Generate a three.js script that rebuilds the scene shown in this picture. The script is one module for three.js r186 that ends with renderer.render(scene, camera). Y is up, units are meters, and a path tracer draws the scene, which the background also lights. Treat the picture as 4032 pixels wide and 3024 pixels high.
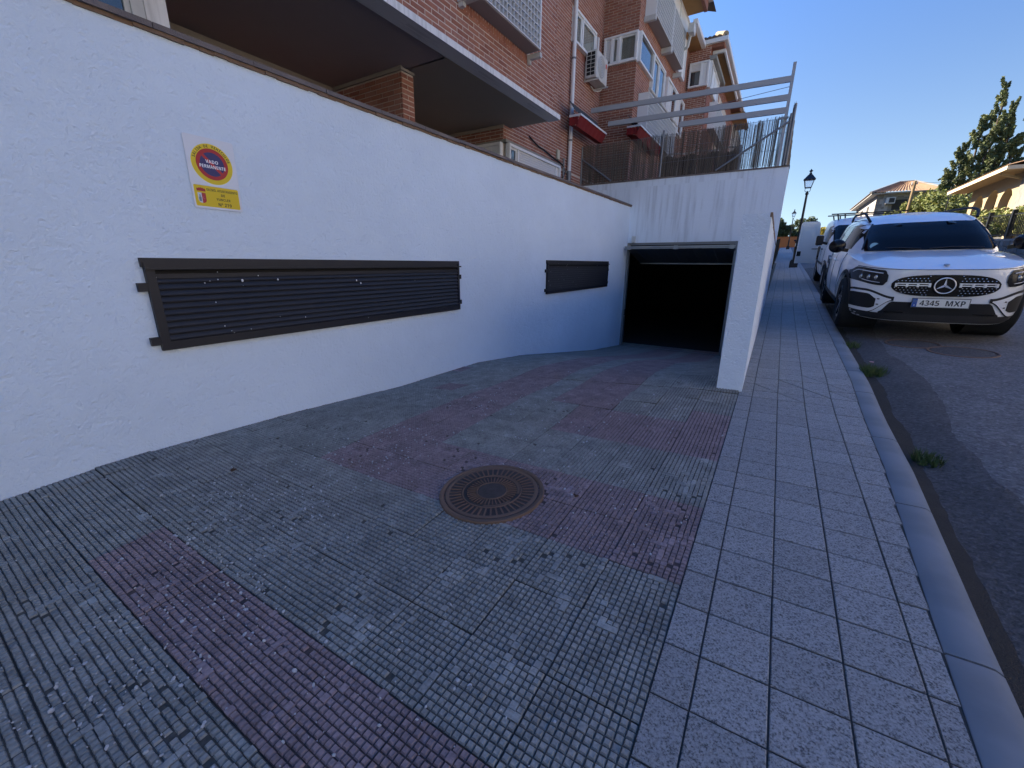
import * as THREE from 'three';
import { mergeGeometries, toCreasedNormals, mergeVertices } from 'three/addons/utils/BufferGeometryUtils.js';
import { RoundedBoxGeometry } from 'three/addons/geometries/RoundedBoxGeometry.js';
import { Brush, Evaluator, SUBTRACTION } from 'three-bvh-csg';

// ---------------------------------------------------------------- camera, sky, sun, exposure
const scene = new THREE.Scene();
const camera = new THREE.PerspectiveCamera(86.04, 4 / 3, 0.05, 2000);
camera.position.set(0, 1.31, 0);
camera.matrixAutoUpdate = true;
{
  const r = new THREE.Vector3(0.8488105, 0.009593, -0.5286102), u = new THREE.Vector3(-0.1545328, 0.960674, -0.2307055), b = new THREE.Vector3(0.5056089, 0.2775128, 0.8169126);
  camera.quaternion.setFromRotationMatrix(new THREE.Matrix4().makeBasis(r, u, b));
}
const SUN = new THREE.Vector3(-0.80, 0.56, -0.10).normalize();
{
  const W = 1024, H = 512, d = new Float32Array(W * H * 4), v = new THREE.Vector3();
  for (let j = 0; j < H; j++) for (let i = 0; i < W; i++) {
    const el = ((j + 0.5) / H - 0.5) * Math.PI, az = ((i + 0.5) / W - 0.5) * 2 * Math.PI;
    v.set(Math.cos(el) * Math.cos(az), Math.sin(el), Math.cos(el) * Math.sin(az));
    const s = Math.max(0, v.y), h = Math.exp(-s * 4.6), hz = Math.exp(-s * 12);
    const chi = Math.acos(Math.min(1, v.dot(SUN)));
    const ind = 0.60 + 0.90 * Math.cos(chi) ** 2 + 2.4 * Math.exp(-2.6 * chi);
    const z = [0.045, 0.175, 0.62], c = [0.74, 1.08, 1.22], e = [0.22, 0.12, 0.0];
    const k = (j * W + i) * 4;
    for (let n = 0; n < 3; n++) d[k + n] = (z[n] * (1 - h) + c[n] * h + e[n] * hz) * ind * 0.45;
    d[k + 3] = 1;
  }
  const t = new THREE.DataTexture(d, W, H, THREE.RGBAFormat, THREE.FloatType);
  t.mapping = THREE.EquirectangularReflectionMapping; t.magFilter = THREE.LinearFilter; t.minFilter = THREE.LinearFilter; t.needsUpdate = true;
  scene.background = t; scene.environment = t;
}
const sun = new THREE.DirectionalLight(new THREE.Color(1, 0.86, 0.68), 5.0);
sun.position.copy(SUN).multiplyScalar(80); sun.castShadow = true; sun.shadow.mapSize.set(4096, 4096);
Object.assign(sun.shadow.camera, { left: -60, right: 60, top: 60, bottom: -60, near: 1, far: 260 });
scene.add(sun); scene.add(sun.target); sun.target.position.set(2, 2, -25);
sun.position.add(sun.target.position);
const renderer = new THREE.WebGLRenderer({ antialias: true });
renderer.setSize(1024, 768); renderer.shadowMap.enabled = true;
renderer.toneMapping = THREE.LinearToneMapping; renderer.toneMappingExposure = 3.7;

// ---------------------------------------------------------------- helpers
const V = (x, y, z) => new THREE.Vector3(x, y, z);
let _s = 12345;
const rnd = () => { _s = (_s + 0x6d2b79f5) | 0; let t = Math.imul(_s ^ (_s >>> 15), 1 | _s); t = (t + Math.imul(t ^ (t >>> 7), 61 | t)) ^ t; return ((t ^ (t >>> 14)) >>> 0) / 4294967296; };
const seed = (n) => { _s = n | 0; };
const rr = (a, b) => a + (b - a) * rnd();
const clamp = (x, a = 0, b = 1) => Math.min(b, Math.max(a, x));
const sstep = (a, b, x) => { const t = clamp((x - a) / (b - a)); return t * t * (3 - 2 * t); };
const mix = (a, b, t) => a + (b - a) * t;
const pw = (pts) => (x) => { // piecewise linear, pts sorted by first
  if (x <= pts[0][0]) { const [a, b] = pts; return a[1] + (x - a[0]) * (b[1] - a[1]) / (b[0] - a[0]); }
  for (let i = 1; i < pts.length; i++) if (x <= pts[i][0] || i === pts.length - 1) { const a = pts[i - 1], b = pts[i]; return a[1] + (x - a[0]) * (b[1] - a[1]) / (b[0] - a[0]); }
};
// tileable value noise
function noiseTable(n, sd) { seed(sd); const a = new Float32Array(n * n); for (let i = 0; i < a.length; i++) a[i] = rnd(); return a; }
function tnoise(tab, n, x, y) { // wraps every n cells (n <= 64)
  const xi = Math.floor(x), yi = Math.floor(y), fx = x - xi, fy = y - yi, m = (q) => ((q % n) + n) % n;
  const u = fx * fx * (3 - 2 * fx), w = fy * fy * (3 - 2 * fy);
  const x0 = m(xi), x1 = m(xi + 1), y0 = m(yi) * 64, y1 = m(yi + 1) * 64;
  return (tab[y0 + x0] * (1 - u) + tab[y0 + x1] * u) * (1 - w) + (tab[y1 + x0] * (1 - u) + tab[y1 + x1] * u) * w;
}
const TABS = [3, 7, 11, 19, 31].map((q) => noiseTable(64, q));
// fbm over a unit square that tiles; base frequency must divide 64 sensibly
function fbm(u, v, f0, oct, gain = 0.5, t0 = 0) {
  let s = 0, a = 1, tot = 0, f = f0;
  for (let o = 0; o < oct; o++) { s += a * tnoise(TABS[(o + t0) % 5], Math.min(64, f), u * f, v * f); tot += a; a *= gain; f *= 2; }
  return s / tot;
}
function tex(N, fn, srgb = false) {
  const d = new Uint8Array(N * N * 4);
  for (let j = 0; j < N; j++) for (let i = 0; i < N; i++) {
    const c = fn((i + 0.5) / N, (j + 0.5) / N), k = (j * N + i) * 4;
    if (typeof c === 'number') { d[k] = d[k + 1] = d[k + 2] = clamp(c) * 255; } else { d[k] = clamp(c[0]) * 255; d[k + 1] = clamp(c[1]) * 255; d[k + 2] = clamp(c[2]) * 255; }
    d[k + 3] = 255;
  }
  const t = new THREE.DataTexture(d, N, N, THREE.RGBAFormat, THREE.UnsignedByteType);
  t.wrapS = t.wrapT = THREE.RepeatWrapping; t.magFilter = THREE.LinearFilter; t.minFilter = THREE.LinearMipmapLinearFilter; t.generateMipmaps = true;
  if (srgb) t.colorSpace = THREE.SRGBColorSpace;
  t.needsUpdate = true; return t;
}
const rep = (t, x, y = x) => { const c = t.clone(); c.repeat.set(x, y); c.needsUpdate = true; return c; };
const lin2 = (r, g, b) => new THREE.Color().setRGB(r, g, b);
const mat = (r, g, b, rough = 0.8, more = {}) => new THREE.MeshStandardMaterial({ color: lin2(r, g, b), roughness: rough, metalness: 0, ...more });

class MB {
  constructor() { this.p = []; this.n = []; this.u = []; this.c = null; this.col = [1, 1, 1]; }
  color(r, g, b) { if (!this.c) { this.c = []; for (let i = 0; i < this.p.length / 3; i++) this.c.push(1, 1, 1); } this.col = [r, g, b]; return this; }
  vert(a, n, u, v) { this.p.push(a.x, a.y, a.z); this.n.push(n.x, n.y, n.z); this.u.push(u, v); if (this.c) this.c.push(...this.col); }
  tri(a, b, c, na, nb, nc, ua = [0, 0], ub = [1, 0], uc = [0, 1]) {
    const n = na || b.clone().sub(a).cross(c.clone().sub(a)).normalize();
    this.vert(a, n, ...ua); this.vert(b, nb || n, ...ub); this.vert(c, nc || n, ...uc); return this;
  }
  quad(a, b, c, d, uo = 0, vo = 0) { // counter-clockwise seen from outside; uv in metres
    const n = b.clone().sub(a).cross(d.clone().sub(a)).normalize(), w = a.distanceTo(b), h = a.distanceTo(d);
    const U = [[uo, vo], [uo + w, vo], [uo + w, vo + h], [uo, vo + h]], P = [a, b, c, d];
    for (const i of [0, 1, 2, 0, 2, 3]) this.vert(P[i], n, ...U[i]);
    return this;
  }
  box(x0, y0, z0, x1, y1, z1, skip = '') {
    const a = V(x0, y0, z0), b = V(x1, y0, z0), c = V(x1, y1, z0), d = V(x0, y1, z0), e = V(x0, y0, z1), f = V(x1, y0, z1), g = V(x1, y1, z1), h = V(x0, y1, z1);
    if (!skip.includes('f')) this.quad(e, f, g, h, x0, y0);
    if (!skip.includes('b')) this.quad(b, a, d, c, x0, y0);
    if (!skip.includes('l')) this.quad(a, e, h, d, z0, y0);
    if (!skip.includes('r')) this.quad(f, b, c, g, z0, y0);
    if (!skip.includes('t')) this.quad(h, g, c, d, x0, z0);
    if (!skip.includes('u')) this.quad(a, b, f, e, x0, z0);
    return this;
  }
  cyl(a, b, r1, r2 = r1, k = 10, caps = true) {
    const d = b.clone().sub(a), L = d.length(); d.normalize();
    let s = Math.abs(d.y) > 0.9 ? V(1, 0, 0) : V(0, 1, 0); s = s.clone().cross(d).normalize(); const t = d.clone().cross(s);
    const pt = (q, r, i) => q.clone().addScaledVector(s, r * Math.cos(i / k * 2 * Math.PI)).addScaledVector(t, r * Math.sin(i / k * 2 * Math.PI));
    const nn = (i) => s.clone().multiplyScalar(Math.cos(i / k * 2 * Math.PI)).addScaledVector(t, Math.sin(i / k * 2 * Math.PI));
    for (let i = 0; i < k; i++) {
      const n0 = nn(i), n1 = nn(i + 1), A = pt(a, r1, i), B = pt(a, r1, i + 1), C = pt(b, r2, i + 1), D = pt(b, r2, i), c = 2 * Math.PI * Math.max(r1, r2) / k;
      this.tri(A, B, C, n0, n1, n1, [i * c, 0], [i * c + c, 0], [i * c + c, L]); this.tri(A, C, D, n0, n1, n0, [i * c, 0], [i * c + c, L], [i * c, L]);
      if (caps) { if (r1 > 0) this.tri(a.clone(), B, A); if (r2 > 0) this.tri(b.clone(), D, C); }
    }
    return this;
  }
  tube(pts, r, k = 8, sub = 6) {
    const g = new THREE.TubeGeometry(new THREE.CatmullRomCurve3(pts), pts.length * sub, r, k); return this.geo(g);
  }
  lathe(pts, k = 24, m) { return this.geo(new THREE.LatheGeometry(pts.map(([r, y]) => new THREE.Vector2(r, y)), k), m); }
  geo(g, m) {
    g = g.index ? g.toNonIndexed() : g.clone(); if (m) g.applyMatrix4(m);
    const P = g.attributes.position, N = g.attributes.normal, U = g.attributes.uv;
    for (let i = 0; i < P.count; i++) this.vert(V(P.getX(i), P.getY(i), P.getZ(i)), V(N.getX(i), N.getY(i), N.getZ(i)), U ? U.getX(i) : 0, U ? U.getY(i) : 0);
    return this;
  }
  // grid of points P[j][i]; smooth normals computed afterwards by merge
  grid(P, uvs) {
    for (let j = 0; j + 1 < P.length; j++) for (let i = 0; i + 1 < P[j].length; i++) {
      const a = P[j][i], b = P[j][i + 1], c = P[j + 1][i + 1], d = P[j + 1][i];
      const U = uvs ? [uvs(j, i), uvs(j, i + 1), uvs(j + 1, i + 1), uvs(j + 1, i)] : [[a.x, a.z], [b.x, b.z], [c.x, c.z], [d.x, d.z]];
      if (a.distanceToSquared(b) > 1e-12) this.tri(a, b, c, 0, 0, 0, U[0], U[1], U[2]);
      if (a.distanceToSquared(d) > 1e-12) this.tri(a, c, d, 0, 0, 0, U[0], U[2], U[3]);
    }
    return this;
  }
  geom(smooth = 0) {
    let g = new THREE.BufferGeometry();
    g.setAttribute('position', new THREE.Float32BufferAttribute(this.p, 3)); g.setAttribute('normal', new THREE.Float32BufferAttribute(this.n, 3)); g.setAttribute('uv', new THREE.Float32BufferAttribute(this.u, 2));
    if (this.c) g.setAttribute('color', new THREE.Float32BufferAttribute(this.c, 3));
    if (smooth) { g.deleteAttribute('normal'); g = mergeVertices(g, 1e-5); g = toCreasedNormals(g, smooth); }
    return g;
  }
  build(name, material, parent, smooth = 0) { const m = new THREE.Mesh(this.geom(smooth), material); m.name = name; if (parent) parent.add(m); return m; }
}
MB.prototype.bar = function (a, b, w, h, up = V(0, 1, 0)) {
  const d = b.clone().sub(a), L = d.length(); d.normalize(); let s = d.clone().cross(up); if (s.length() < 1e-4) s = d.clone().cross(V(1, 0, 0)); s.normalize(); const t = s.clone().cross(d).normalize();
  const g = new THREE.BoxGeometry(w, h, L), m = new THREE.Matrix4().makeBasis(s, t, d.clone().negate()); // s x t = -d
  m.setPosition(a.clone().add(b).multiplyScalar(0.5)); return this.geo(g, m);
};
const used = {};
function numbered(n) { used[n] = (used[n] ?? -1) + 1; return used[n] ? n + '_' + String(used[n]).padStart(3, '0') : n; }
function tag(o, label, category, group) { o.userData.label = label; o.userData.category = category; if (group) o.userData.group = group; return o; }
function thing(name, label, category, pos, group) { const o = new THREE.Group(); o.name = numbered(name); if (pos) o.position.copy(pos); scene.add(o); return tag(o, label, category, group); }
function struct(o, name) { o.name = numbered(name); o.userData.kind = 'structure'; scene.add(o); return o; }
const stuff = (o) => { o.userData.kind = 'stuff'; return o; };
function part(name, mb, m, parent, smooth) { return mb.build(name, m, parent, smooth); }
function mesh(name, g, m, parent) { const o = new THREE.Mesh(g, m); o.name = name; parent.add(o); return o; }

// ---------------------------------------------------------------- ground shape
const swY = pw([[-120, 6.3], [-75, 4.2], [-61, 3.45], [-27.7, 1.46], [-20.5, 1.09], [-12.4, 0.63], [-9.5, 0.441], [-6.8, 0.315], [-5.05, 0.241], [-4.45, 0.183], [-4.05, 0.157], [-3.05, 0.127], [-2.05, 0.101], [0, 0.009], [3, -0.125]]);
const SW = (x, z) => swY(z) + 0.037 * (x - 0.177);
const kerbX = pw([[-75, 0.98], [-25, 0.88], [-13, 0.84], [-7, 0.79], [-4.6, 0.768], [-3.15, 0.735], [-1.9, 0.664], [-1.27, 0.641], [0, 0.60], [3, 0.5]]);
const roadR = pw([[0.7, -0.06], [0.95, -0.045], [1.2, 0.02], [2.5, 0.075], [4, 0.07], [5.6, 0.0], [7, -0.05]]);
const roadY = (x, z) => swY(z) + 0.023 + roadR(x - Math.max(0, 0)) ;
const wallY = pw([[-14.5, -0.96], [-11.94, -0.934], [-9.74, -0.723], [-6.2, -0.229], [-4.88, -0.112], [-3.3, -0.105], [-2.04, -0.036], [-0.78, -0.004], [-0.22, -0.04], [2, -0.1]]);
const edgeY = (z) => z > -4.4 ? SW(-0.15, z) : wallY(z) + 0.29 * (1 - sstep(-4.4, -11.94, z)) * 1;
function rampY(x, z) {
  const e = edgeY(z), t = sstep(-2.8, -4.6, z), base = e - 0.037 * (-0.15 - x) * (1 - t);
  const baseW = e - 0.037 * 3.5 * (1 - t), dev = wallY(z) - baseW;
  const x0 = mix(-1.7, -0.3, t);
  const w = clamp((x0 - x) / (x0 + 3.65));
  return base + dev * (t > 0.5 ? w : mix(w * w * (1.6 - 0.6 * w), w, t * 2));
}

// ---------------------------------------------------------------- materials
const T = {};
T.plasterBump = tex(1024, (u, v) => 0.55 * fbm(u, v, 8, 6, 0.62) + 0.45 * (1 - Math.abs(2 * fbm(u, v, 32, 4, 0.6, 2) - 1)));
T.plaster = tex(512, (u, v) => { const a = fbm(u, v, 3, 5, 0.6, 1), b = fbm(u, v, 20, 4, 0.6, 3); const k = 0.93 + 0.10 * (a - 0.5) + 0.04 * (b - 0.5); return [k, k, k * 0.995]; });
T.streak = tex(512, (u, v) => { const a = fbm(u, v * 0.06 + 0.2, 32, 4, 0.7, 1), b = fbm(u, v, 6, 5, 0.6, 3); const k = 0.97 - 0.20 * Math.pow(clamp((a - 0.48) * 3.2), 1.4) * (0.45 + b) + 0.05 * (b - 0.5); return [k, k * 0.995, k * 0.98]; });
T.speck = tex(512, (u, v) => { const a = fbm(u, v, 64, 2, 0.7), b = fbm(u, v, 64, 3, 0.7, 2), c = fbm(u, v, 4, 4, 0.6, 1); let k = 0.80 + 0.55 * (a - 0.5) + 0.18 * (c - 0.5); if (b > 0.62) k += 0.30; if (b < 0.38) k -= 0.42; return k; });
T.speckBump = tex(512, (u, v) => fbm(u, v, 64, 2, 0.8, 2));
T.asphalt = tex(1024, (u, v) => { const a = fbm(u, v, 64, 3, 0.85, 2), c = fbm(u, v, 4, 5, 0.6, 1); let k = 0.62 + 0.9 * (a - 0.5) + 0.25 * (c - 0.5); if (a > 0.7) k += 0.25; return [k, k, k * 1.01]; });
T.asphaltBump = tex(1024, (u, v) => fbm(u, v, 64, 3, 0.85, 2));
T.tile = tex(512, (u, v) => { const a = fbm(u, v, 5, 5, 0.6, 1), b = fbm(u, v, 48, 3, 0.75, 2); return 0.74 + 0.5 * (a - 0.5) + 0.5 * (b - 0.5); });
T.tileBump = tex(256, (u, v) => fbm(u, v, 16, 5, 0.7, 1));
T.brick = tex(256, (u, v) => { const a = fbm(u, v, 6, 4, 0.6, 1), b = fbm(u, v, 64, 2, 0.7, 3); const k = 0.8 + 0.3 * (a - 0.5) + 0.35 * (b - 0.5); return [k, k * (0.97 + 0.1 * (a - 0.5)), k]; });
T.brickBump = tex(256, (u, v) => fbm(u, v, 32, 4, 0.75, 3));
T.soft = tex(256, (u, v) => 0.85 + 0.35 * (fbm(u, v, 3, 5, 0.6, 1) - 0.5));
T.rust = tex(256, (u, v) => { const a = fbm(u, v, 5, 5, 0.65, 2); return [0.55 + 0.5 * a, 0.5 + 0.35 * a, 0.45 + 0.3 * a]; });
T.wood = tex(256, (u, v) => 0.7 + 0.5 * (fbm(u * 1, v * 0.1, 32, 4, 0.6, 1) - 0.5));
T.stone = tex(256, (u, v) => { const a = fbm(u, v, 6, 5, 0.65, 2), b = fbm(u, v, 64, 2, 0.7); return 0.75 + 0.5 * (a - 0.5) + 0.25 * (b - 0.5); });
const bmp = (t, s) => ({ bumpMap: t, bumpScale: s });
const M = {};
M.plaster = mat(0.76, 0.865, 0.97, 0.9, { map: rep(T.plaster, 0.35), ...bmp(rep(T.plasterBump, 0.9), 0.011) });
M.plaster2 = mat(0.79, 0.86, 0.94, 0.9, { map: rep(T.streak, 0.3, 0.3), ...bmp(rep(T.plasterBump, 0.9), 0.005) });
M.wing = mat(0.78, 0.865, 0.96, 0.9, { map: rep(T.plaster, 0.5), ...bmp(rep(T.plasterBump, 1.2), 0.010) });
M.coping = mat(0.20, 0.165, 0.15, 0.85, { map: rep(T.soft, 2), ...bmp(rep(T.speckBump, 3), 0.002) });
M.rustStrip = mat(0.26, 0.20, 0.15, 0.9, { map: rep(T.rust, 3) });
M.blackPaint = mat(0.009, 0.010, 0.016, 0.5);
M.blackDeep = mat(0.004, 0.004, 0.005, 0.8);
M.paintFleck = mat(0.75, 0.75, 0.75, 0.7);
M.mortarDark = mat(0.045, 0.042, 0.038, 0.95, { map: rep(T.soft, 3) });
M.gap = mat(0.06, 0.057, 0.05, 0.95, { map: rep(T.soft, 2) });
M.gapLight = mat(0.33, 0.33, 0.33, 0.95);
M.paving = [0.31, 0.325, 0.34, 0.35].map((k, i) => mat(k * 1.02, k * 1.0, k * 0.95, 0.85, { map: (() => { const t = rep(T.speck, 3.1); t.offset.set(i * 0.27, i * 0.61); return t; })(), ...bmp(rep(T.speckBump, 3.1), 0.0012) }));
M.kerb = mat(0.24, 0.25, 0.255, 0.9, { map: rep(T.soft, 2) });
M.kerbDark = mat(0.20, 0.20, 0.19, 0.85, { map: rep(T.speck, 1.6), ...bmp(rep(T.speckBump, 2), 0.002) });
const tmap = (i) => { const t = rep(T.tile, 1.7); t.offset.set(i * 0.31, i * 0.47); return t; };
M.tileGrey = [0.345, 0.36, 0.365, 0.375, 0.335].map((k, i) => mat(k * 1.0, k, k * 0.90, 0.88, { vertexColors: true, map: tmap(i), ...bmp(rep(T.tileBump, 4), 0.0018) }));
M.tileRed = [0.33, 0.345, 0.36].map((k, i) => mat(k * 1.04, k * 0.78, k * 0.77, 0.88, { vertexColors: true, map: tmap(i + 1), ...bmp(rep(T.tileBump, 4), 0.0018) }));
M.pebble = mat(0.44, 0.45, 0.46, 0.9);
M.asphalt = mat(0.19, 0.185, 0.18, 0.92, { map: rep(T.asphalt, 0.8), ...bmp(rep(T.asphaltBump, 0.8), 0.006) });
M.asphaltDark = mat(0.11, 0.105, 0.10, 0.92, { map: rep(T.asphalt, 1.0), ...bmp(rep(T.asphaltBump, 1.0), 0.008) });
M.dirt = mat(0.05, 0.043, 0.034, 1, { map: rep(T.soft, 4), ...bmp(rep(T.speckBump, 4), 0.008) });
M.iron = mat(0.085, 0.078, 0.074, 0.62, { metalness: 0.35, map: rep(T.rust, 2), ...bmp(rep(T.speckBump, 4), 0.001) });
M.ironRust = mat(0.20, 0.15, 0.115, 0.7, { metalness: 0.3, map: rep(T.rust, 3) });
M.ironDark = mat(0.05, 0.05, 0.055, 0.55, { metalness: 0.3, map: rep(T.rust, 2) });
M.mortar = mat(0.72, 0.62, 0.53, 0.95, { map: rep(T.soft, 1.5), ...bmp(rep(T.speckBump, 3), 0.003) });
const bmap = (i) => { const t = rep(T.brick, 2.3, 2.3); t.offset.set(i * 0.37, i * 0.53); return t; };
const BR = [[0.40, 0.165, 0.105], [0.36, 0.145, 0.09], [0.43, 0.19, 0.125], [0.38, 0.165, 0.115], [0.33, 0.13, 0.085], [0.41, 0.195, 0.145]];
M.brick = BR.map((c, i) => mat(...c, 0.9, { map: bmap(i), ...bmp(bmap(i + 2), 0.002) }));
M.brickStuff = new THREE.MeshStandardMaterial({ color: 0xffffff, roughness: 0.9, vertexColors: true, map: bmap(1) });
M.brickPlain = mat(0.31, 0.14, 0.095, 0.92, { map: rep(T.brick, 0.5) });
M.soffitA = mat(0.40, 0.34, 0.33, 0.9, { map: rep(T.plaster, 0.4) });
M.soffitB = mat(0.36, 0.32, 0.27, 0.9, { map: rep(T.plaster, 0.4) });
M.white = mat(0.74, 0.745, 0.75, 0.45);
M.whiteOld = mat(0.66, 0.655, 0.63, 0.6, { map: rep(T.soft, 1.5) });
M.whiteRough = mat(0.78, 0.78, 0.78, 0.8, { map: rep(T.streak, 0.8) });
M.slabGrey = mat(0.28, 0.28, 0.26, 0.9, { map: rep(T.streak, 0.7) });
M.slabWhite = mat(0.76, 0.77, 0.78, 0.85, { map: rep(T.streak, 0.7) });
M.panelGrey = mat(0.30, 0.265, 0.255, 0.7);
M.shutter = mat(0.66, 0.66, 0.66, 0.55);
M.glass = new THREE.MeshPhysicalMaterial({ color: lin2(0.02, 0.025, 0.03), roughness: 0.02, metalness: 0, ior: 1.75, specularIntensity: 1, clearcoat: 1, clearcoatRoughness: 0.01 });
M.pane = new THREE.MeshPhysicalMaterial({ color: lin2(0.9, 0.95, 0.95), roughness: 0.02, transmission: 1, thickness: 0, ior: 1.6 });
M.curtain = mat(0.42, 0.40, 0.36, 0.95, { map: rep(T.wood, 3, 0.4) });
M.room = mat(0.05, 0.048, 0.045, 0.95);
M.steel = mat(0.36, 0.37, 0.38, 0.45, { metalness: 0.7, map: rep(T.soft, 2) });
M.galv = mat(0.21, 0.22, 0.23, 0.5, { metalness: 0.5 });
M.greyPaint = mat(0.37, 0.385, 0.40, 0.6);
M.corrug = mat(0.055, 0.057, 0.06, 0.8);
M.redAwning = mat(0.20, 0.012, 0.014, 0.85);
M.concreteDark = mat(0.10, 0.10, 0.10, 0.95, { map: rep(T.soft, 1) });
M.reed = [[0.17, 0.135, 0.10], [0.13, 0.10, 0.075], [0.21, 0.17, 0.125]].map((c) => mat(...c, 0.95));
M.heather = mat(0.085, 0.062, 0.045, 1, { map: rep(T.wood, 4, 1) });
M.tileRoofDark = mat(0.075, 0.06, 0.055, 0.9, { map: rep(T.soft, 2) });
M.tileRoof = mat(0.30, 0.215, 0.13, 0.9, { map: rep(T.rust, 1) });
M.eaveOchre = mat(0.36, 0.20, 0.075, 0.9, { map: rep(T.soft, 1) });
M.houseWhite = mat(0.40, 0.385, 0.36, 0.9, { map: rep(T.plaster, 0.3) });
M.houseCream = mat(0.40, 0.31, 0.19, 0.9, { map: rep(T.plaster, 0.3) });
M.stone = [0.16, 0.19, 0.23, 0.26].map((k, i) => mat(k * 1.06, k, k * 0.88, 0.95, { map: rep(T.stone, 1.3), ...bmp(rep(T.stone, 2), 0.02) }));
M.houseAdded = mat(0.52, 0.49, 0.45, 0.9, { map: rep(T.plaster, 0.3) }); M.eavePale = mat(0.4, 0.34, 0.25, 0.9);
M.quoin = mat(0.30, 0.28, 0.25, 0.9, { map: rep(T.stone, 1) });
M.lampBlack = mat(0.012, 0.013, 0.014, 0.45, { metalness: 0.2 });
M.lampGlass = new THREE.MeshPhysicalMaterial({ color: lin2(0.92, 0.95, 1), roughness: 0.15, transmission: 0.9, thickness: 0 });
M.poleWood = mat(0.34, 0.24, 0.12, 0.9, { map: rep(T.wood, 4, 0.5) });
M.bark = mat(0.09, 0.065, 0.045, 0.95, { map: rep(T.wood, 3, 0.6) });
const leafM = (r, g, b) => new THREE.MeshPhysicalMaterial({ color: lin2(r, g, b), roughness: 0.85, transmission: 0.25, thickness: 0, side: THREE.DoubleSide });
M.leafHedge = [leafM(0.16, 0.19, 0.03), leafM(0.10, 0.13, 0.022), leafM(0.22, 0.22, 0.045)];
M.leafCyp = [leafM(0.10, 0.125, 0.035), leafM(0.145, 0.16, 0.045), leafM(0.07, 0.095, 0.03)];
M.leafTree = [leafM(0.06, 0.085, 0.02), leafM(0.085, 0.11, 0.025)];
M.leafYellow = leafM(0.40, 0.33, 0.03);
M.grass = new THREE.MeshStandardMaterial({ color: lin2(0.05, 0.085, 0.022), roughness: 0.9, side: THREE.DoubleSide });
M.leafDry = mat(0.07, 0.035, 0.016, 0.9);
M.orange = mat(0.62, 0.19, 0.05, 0.85, { map: rep(T.plaster, 0.6) });
M.soil = mat(0.12, 0.10, 0.07, 1, { map: rep(T.soft, 0.2) });
M.carWhite = new THREE.MeshPhysicalMaterial({ color: lin2(0.74, 0.75, 0.76), roughness: 0.32, clearcoat: 1, clearcoatRoughness: 0.03 });
M.vanWhite = new THREE.MeshPhysicalMaterial({ color: lin2(0.70, 0.70, 0.69), roughness: 0.4, clearcoat: 0.6, clearcoatRoughness: 0.12 });
M.carDark = new THREE.MeshPhysicalMaterial({ color: lin2(0.03, 0.032, 0.036), roughness: 0.3, clearcoat: 1, clearcoatRoughness: 0.05 });
M.carGlass = new THREE.MeshPhysicalMaterial({ color: lin2(0.004, 0.005, 0.006), roughness: 0.06, ior: 1.3, specularIntensity: 0.35 });
M.gloss = new THREE.MeshPhysicalMaterial({ color: lin2(0.005, 0.005, 0.006), roughness: 0.2, specularIntensity: 0.6 });
M.plastic = mat(0.008, 0.008, 0.009, 0.7);
M.rubber = mat(0.010, 0.010, 0.010, 0.85);
M.chrome = mat(0.80, 0.81, 0.83, 0.25, { metalness: 0.55 });
M.lens = new THREE.MeshPhysicalMaterial({ color: lin2(0.016, 0.017, 0.02), roughness: 0.15, ior: 1.4, specularIntensity: 0.5 });
M.drl = mat(0.55, 0.57, 0.6, 0.25);

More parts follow.
